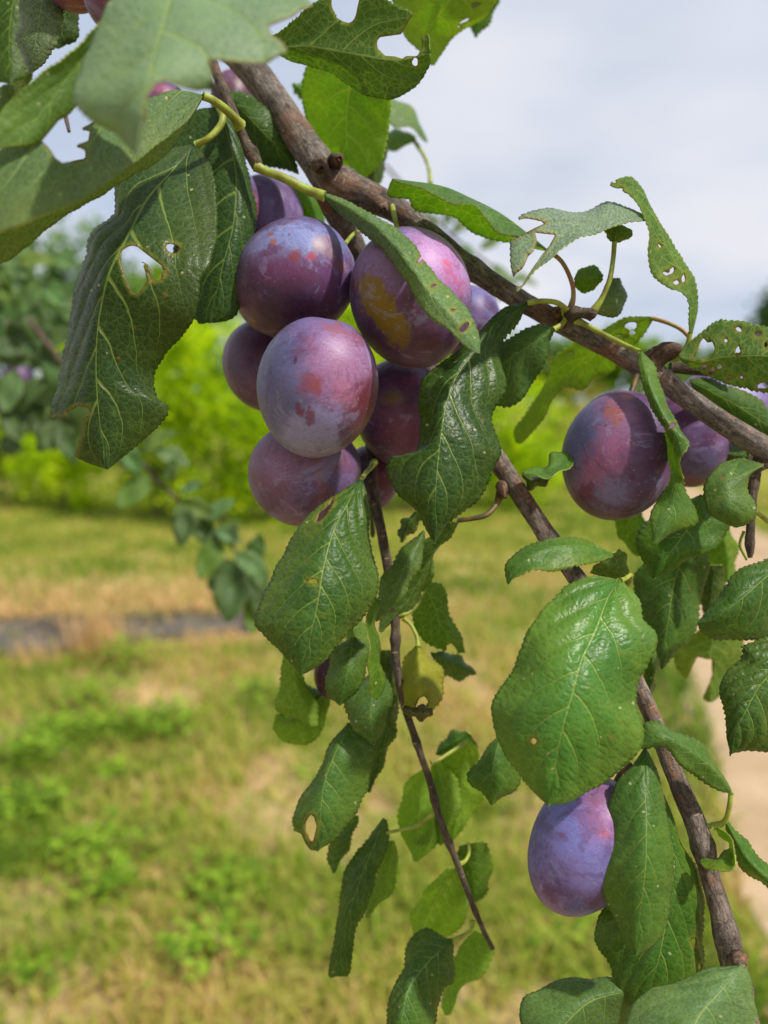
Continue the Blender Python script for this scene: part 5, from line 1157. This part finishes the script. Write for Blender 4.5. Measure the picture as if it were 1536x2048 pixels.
items = []
for i in range(4200):
    px = rng.uniform(-250, 520); py = 1222 + rng.gauss(0, 34)
    if rng.random() < 0.93 and abs(py - 1278 + px * 0.05) < 28: continue
    g = G(px, py)
    items.append((g.x, g.y, rng.uniform(0.012, 0.045), rng.uniform(0.03, 0.10), rng.uniform(0.003, 0.006), rng.uniform(0, 6.28), rng.uniform(1.2, 2.4), rng.random()))
tag(blades('straw', items, M_STRAW), kind='stuff')

def dry_tuft(px, py, h, n, label):
    g = G(px, py)
    it = [(g.x + rng.gauss(0, 0.11), g.y + rng.gauss(0, 0.07), 0, h * rng.uniform(0.5, 1.1), 0.0032, rng.uniform(0, 6.28), abs(rng.gauss(0, 0.35)), rng.random()) for _ in range(n)]
    o = link('dry_grass_tuft', None); o.location = g
    bpy.context.view_layer.update()
    b = blades('blades', it, M_STRAW); b.parent = o; b.matrix_parent_inverse = o.matrix_world.inverted(); b['kind'] = 'stuff'
    tag(o, label, 'grass tuft', 'tufts of dry grass by the ground cloth')
dry_tuft(195, 1310, 0.36, 260, 'tall straw coloured grass tuft in front of the ground cloth')
dry_tuft(60, 1330, 0.16, 90, 'short straw coloured tuft at the left end of the ground cloth')
dry_tuft(430, 1290, 0.15, 90, 'small dry tuft at the right end of the ground cloth')

def weed(px, py, spread, h, n, label):
    g = G(px, py)
    V, F, S = [], [], []
    spread *= 0.95; n = int(n * 0.8)
    for i in range(n):
        x, y = g.x + rng.gauss(0, spread), g.y + rng.gauss(0, spread * 0.8)
        hh = h * rng.uniform(0.3, 1.0); az = rng.uniform(0, 6.28); l = rng.uniform(0.03, 0.055); w = l * 0.3
        ca, sa = math.cos(az), math.sin(az); dz = rng.uniform(-0.3, 0.5) * l
        b = len(V)
        V += [(x, y, hh), (x + ca * l * .5 - sa * w, y + sa * l * .5 + ca * w, hh + dz * .5 + .004), (x + ca * l, y + sa * l, hh + dz), (x + ca * l * .5 + sa * w, y + sa * l * .5 - ca * w, hh + dz * .5 + .004)]
        S += [rng.random()] * 4
        F += [(b, b + 1, b + 2), (b, b + 2, b + 3)]
        if i % 4 == 0:
            c = len(V)
            V += [(x - .002, y, 0), (x + .002, y, 0), (x, y, hh)]; S += [0.1] * 3; F.append((c, c + 1, c + 2))
    o = link('weed', None); o.location = g
    bpy.context.view_layer.update()
    link('foliage', mesh('foliage', V, F, False, {'shade': S}), M_WEED, o)['kind'] = 'stuff'
    tag(o, label, 'weed', 'green weeds in the lawn')
for a in [(255, 1345, .10, .20, 220, 'tall weed just below the ground cloth'), (115, 1480, .10, .12, 200, 'left one of four bright weeds in a row across the lawn'), (215, 1480, .11, .12, 240, 'bright weed second from the left in the row of four'),
          (325, 1475, .11, .13, 240, 'widest bright weed at the right end of the row of four'), (170, 1420, .12, .16, 200, 'weed standing behind the row of four bright weeds'), (65, 1540, .09, .16, 220, 'upright weed near the left edge, above two others'),
          (45, 1640, .07, .10, 160, 'weed near the left edge, lowest of three'), (190, 1720, .09, .08, 170, 'low spreading weed in the middle of the lawn'), (120, 1710, .05, .06, 70, 'small weed left of the low spreading weed'), (225, 1790, .05, .08, 80, 'dark little weed below the low spreading weed'),
          (415, 1920, .06, .08, 110, 'weed nearest the bottom edge, left of centre'), (455, 1790, .08, .08, 110, 'weed right of the dark little weed'), (240, 1560, .06, .06, 70, 'small weed below the row of four'), (500, 1400, .12, .10, 150, 'yellowish weed patch behind the withered leaf side of the branch'),
          (60, 1960, .05, .05, 60, 'little weed in the bottom left corner'), (640, 1560, .08, .05, 60, 'flat weed in the lawn behind the hanging shoot'), (1120, 1900, .06, .05, 60, 'flat weed left of the bottom right leaves')]:
    weed(*a)

# ------------------------------------------------------------------ bushes and trees beyond the lawn
def mat_foliage(name, cols): return mat_blade(name, cols, 0.45)
M_F1 = mat_foliage('yellow_green_foliage', [lin(84, 122, 10), lin(168, 198, 12), lin(216, 228, 26)])
M_F2 = mat_foliage('mid_green_foliage', [lin(56, 96, 18), lin(116, 154, 24), lin(160, 186, 38)])
M_F3 = mat_foliage('dark_green_foliage', [lin(36, 60, 24), lin(58, 88, 34), lin(88, 116, 50)])
M_F4 = mat_foliage('olive_foliage', [lin(92, 104, 30), lin(140, 138, 44), lin(176, 160, 66)])
M_F5 = mat_foliage('grey_green_foliage', [lin(66, 100, 44), lin(104, 138, 66), lin(148, 172, 100)])

def crown(name, blobs, n, size, mat, parent, seed):
    r = random.Random(seed)
    V, F, S = [], [], []
    tot = sum(b[3] * b[4] * b[5] for b in blobs)
    for (cx, cy, cz, ax, ay, az) in blobs:
        m = int(n * ax * ay * az / tot)
        clumps = []
        for _ in range(max(6, m // 55)):
            while True:
                q = Vector((r.uniform(-1, 1), r.uniform(-1, 1), r.uniform(-1, 1)))
                if 0.25 < q.length < 1: break
            q = q.normalized() * (q.length ** 0.45)
            clumps.append((cx + q.x * ax, cy + q.y * ay, cz + q.z * az, r.uniform(0.10, 0.24) * (ax + az), r.uniform(-0.34, 0.34)))
        for i in range(m):
            c = r.choice(clumps)
            x, y, z = c[0] + r.gauss(0, c[3] * .55), c[1] + r.gauss(0, c[3] * .55), max(0.02, c[2] + r.gauss(0, c[3] * .5))
            l = size * r.uniform(0.6, 1.3)
            t = Vector((r.gauss(0, 1), r.gauss(0, 1), r.gauss(0, .7))).normalized(); u = t.cross(Vector((r.gauss(0, 1), r.gauss(0, 1), r.gauss(0, 1)))).normalized()
            p = Vector((x, y, z)); b = len(V)
            V += [tuple(p - t * l * .5), tuple(p + u * l * .28), tuple(p + t * l * .5), tuple(p - u * l * .28)]
            F += [(b, b + 1, b + 2), (b, b + 2, b + 3)]
            S += [min(1, max(0, 0.5 + c[4] + r.uniform(-0.25, 0.25)))] * 4
    return link(name, mesh(name, V, F, False, {'shade': S}), mat, parent)

def limb(name, p, q, r0, r1, parent, mat):
    p, q = Vector(p), Vector(q); V, F = [], []
    n, sd = 6, 7
    ax = (q - p).normalized(); a = ax.orthogonal().normalized(); b = ax.cross(a)
    for i in range(n):
        f = i / (n - 1); c = p.lerp(q, f) + a * 0.05 * (q - p).length * math.sin(f * 5) * f * 0.6; rr = r0 + (r1 - r0) * f
        for j in range(sd):
            t = 6.2832 * j / sd
            V.append(tuple(c + a * math.cos(t) * rr + b * math.sin(t) * rr))
    for i in range(n - 1):
        for j in range(sd):
            F.append((i * sd + j, i * sd + (j + 1) % sd, (i + 1) * sd + (j + 1) % sd, (i + 1) * sd + j))
    me = mesh(name, V, F, True, {'bark': [(v[0] * 300, v[1] * 300, v[2] * 300) for v in V]})
    return link(name, me, mat, parent)

def bush(px, base_py, top_py, wpx, mat, n, label, cat='bush', seed=0, size=0.085, trunk=False, group='bushes behind the lawn', dist=None, gap=0.0):
    g = G(px, base_py) if dist is None else None
    if g is None:
        p = PX(px, 800, dist); g = Vector((p[0], p[1], 0))
    dz = g.y * CT + (CAM_H) * ST                      # approx lens depth
    h = CAM_H + (1024 - top_py) / FPX * dz * 1.0 - math.tan(TILT) * dz
    w = wpx * dz / FPX / 2
    nm = 'bush' if cat == 'bush' else 'tree'
    o = link(nm, None); o.location = (g.x, g.y, 0)
    tag(o, label, cat, group)
    bpy.context.view_layer.update()
    r = random.Random(seed)
    bl = []
    z0 = h * (0.30 if trunk else 0.0)
    for i in range(5 if not trunk else 7):
        f = r.uniform(0.15, 0.85)
        bl.append((g.x + r.uniform(-.55, .55) * w, g.y + r.uniform(-.3, .3) * w + w * .3, z0 + (h - z0) * f, w * r.uniform(.35, .6), w * r.uniform(.3, .5), (h - z0) * r.uniform(.2, .34)))
    bl.append((g.x, g.y + w * .3, z0 + (h - z0) * .5, w * .75, w * .5, (h - z0) * .42))
    bl.append((g.x + r.uniform(-.2, .2) * w, g.y + w * .3, z0 + (h - z0) * .80, w * .4, w * .35, (h - z0) * .2))
    if not trunk: bl.append((g.x, g.y + w * .35, h * .22, w * .85, w * .4, h * .16))
    crown('crown', bl, n, size, mat, o, seed + 100)['kind'] = 'stuff'
    limb('trunk', (g.x, g.y + w * .3, -0.05), (g.x, g.y + w * .3, z0 + (h - z0) * .55), (0.04 if not trunk else 0.018 * h), 0.015, o, M_BARK2)
    for k in range(4 if trunk else 3):
        t = r.uniform(0, 6.28)
        limb('limb', (g.x, g.y + w * .3, z0 * .9 + (h - z0) * .12), (g.x + math.cos(t) * w * .5, g.y + w * .3 + math.sin(t) * w * .3, z0 + (h - z0) * r.uniform(.5, .8)), (0.025 if not trunk else 0.010 * h), 0.008, o, M_BARK2)
    return o

bush(440, 1052, 590, 330, M_F1, 9000, 'bright yellow green bush directly left of the plum cluster', seed=1)
bush(300, 1040, 640, 260, M_F1, 6500, 'yellow green bush behind the tip of the big dark leaf', seed=2)
bush(110, 1020, 720, 280, M_F1, 6000, 'low lime green bush at the left behind the blurred branch', seed=3)
bush(640, 1045, 610, 320, M_F1, 7000, 'yellow green bush hidden mostly by the plum cluster', seed=4)
bush(-80, 1000, 600, 300, M_F3, 7000, 'green bush at the left edge of the view', seed=5)
bush(840, 1030, 640, 300, M_F2, 6000, 'mid green bush behind the drooping dark leaf', seed=6)
bush(1030, 1018, 690, 260, M_F1, 6500, 'yellow green bush left of the pink striped plum', seed=7)
bush(1165, 985, 740, 160, M_F4, 3500, 'small olive bush beside the start of the sandy path', seed=8)
bush(200, 930, 570, 250, M_F1, 6500, 'taller lime green bush behind the low one at the left', seed=9, size=0.10)
bush(500, 940, 520, 240, M_F5, 4000, 'pale bush rising behind the yellow green hedge', seed=10, size=0.10)
bush(1360, 900, 690, 170, M_F5, 4000, 'grey green bush across the path at the right', seed=11, size=0.12)
bush(-420, 1020, 610, 340, M_F1, 3500, 'lime green bush at the far left end of the hedge', seed=12)
bush(-760, 1010, 640, 320, M_F2, 3000, 'mid green bush beyond the far left end of the hedge', seed=13)
bush(1720, 940, 640, 300, M_F2, 3000, 'green bush beyond the right side of the sandy path', seed=14)
for i, (px, top, wp, dist, mt, n, lab) in enumerate([
        (150, 470, 330, 22, M_F5, 4500, 'pale far tree at the left above the bushes'), (330, 540, 230, 26, M_F2, 4000, 'far tree right of the pale one at the left'), (-90, 430, 300, 24, M_F3, 4500, 'dark far tree beyond the left edge'),
        (700, 600, 260, 30, M_F2, 3500, 'far tree behind the plum cluster'), (920, 640, 240, 36, M_F2, 3500, 'far tree behind the bough at the middle'), (1100, 672, 180, 42, M_F5, 3000, 'distant low tree left of the pink striped plum'),
        (1250, 668, 170, 45, M_F2, 3000, 'distant low tree behind the right hand plum'), (1380, 690, 200, 48, M_F5, 3000, 'distant low tree at the right below the bright sky'), (1580, 575, 150, 26, M_F3, 4500, 'dark far tree cut by the right edge')]):
    bush(px, 0, top, wp, mt, n, lab, cat='tree', seed=40 + i, size=0.012 * dist, trunk=True, group='far trees on the horizon', dist=dist)
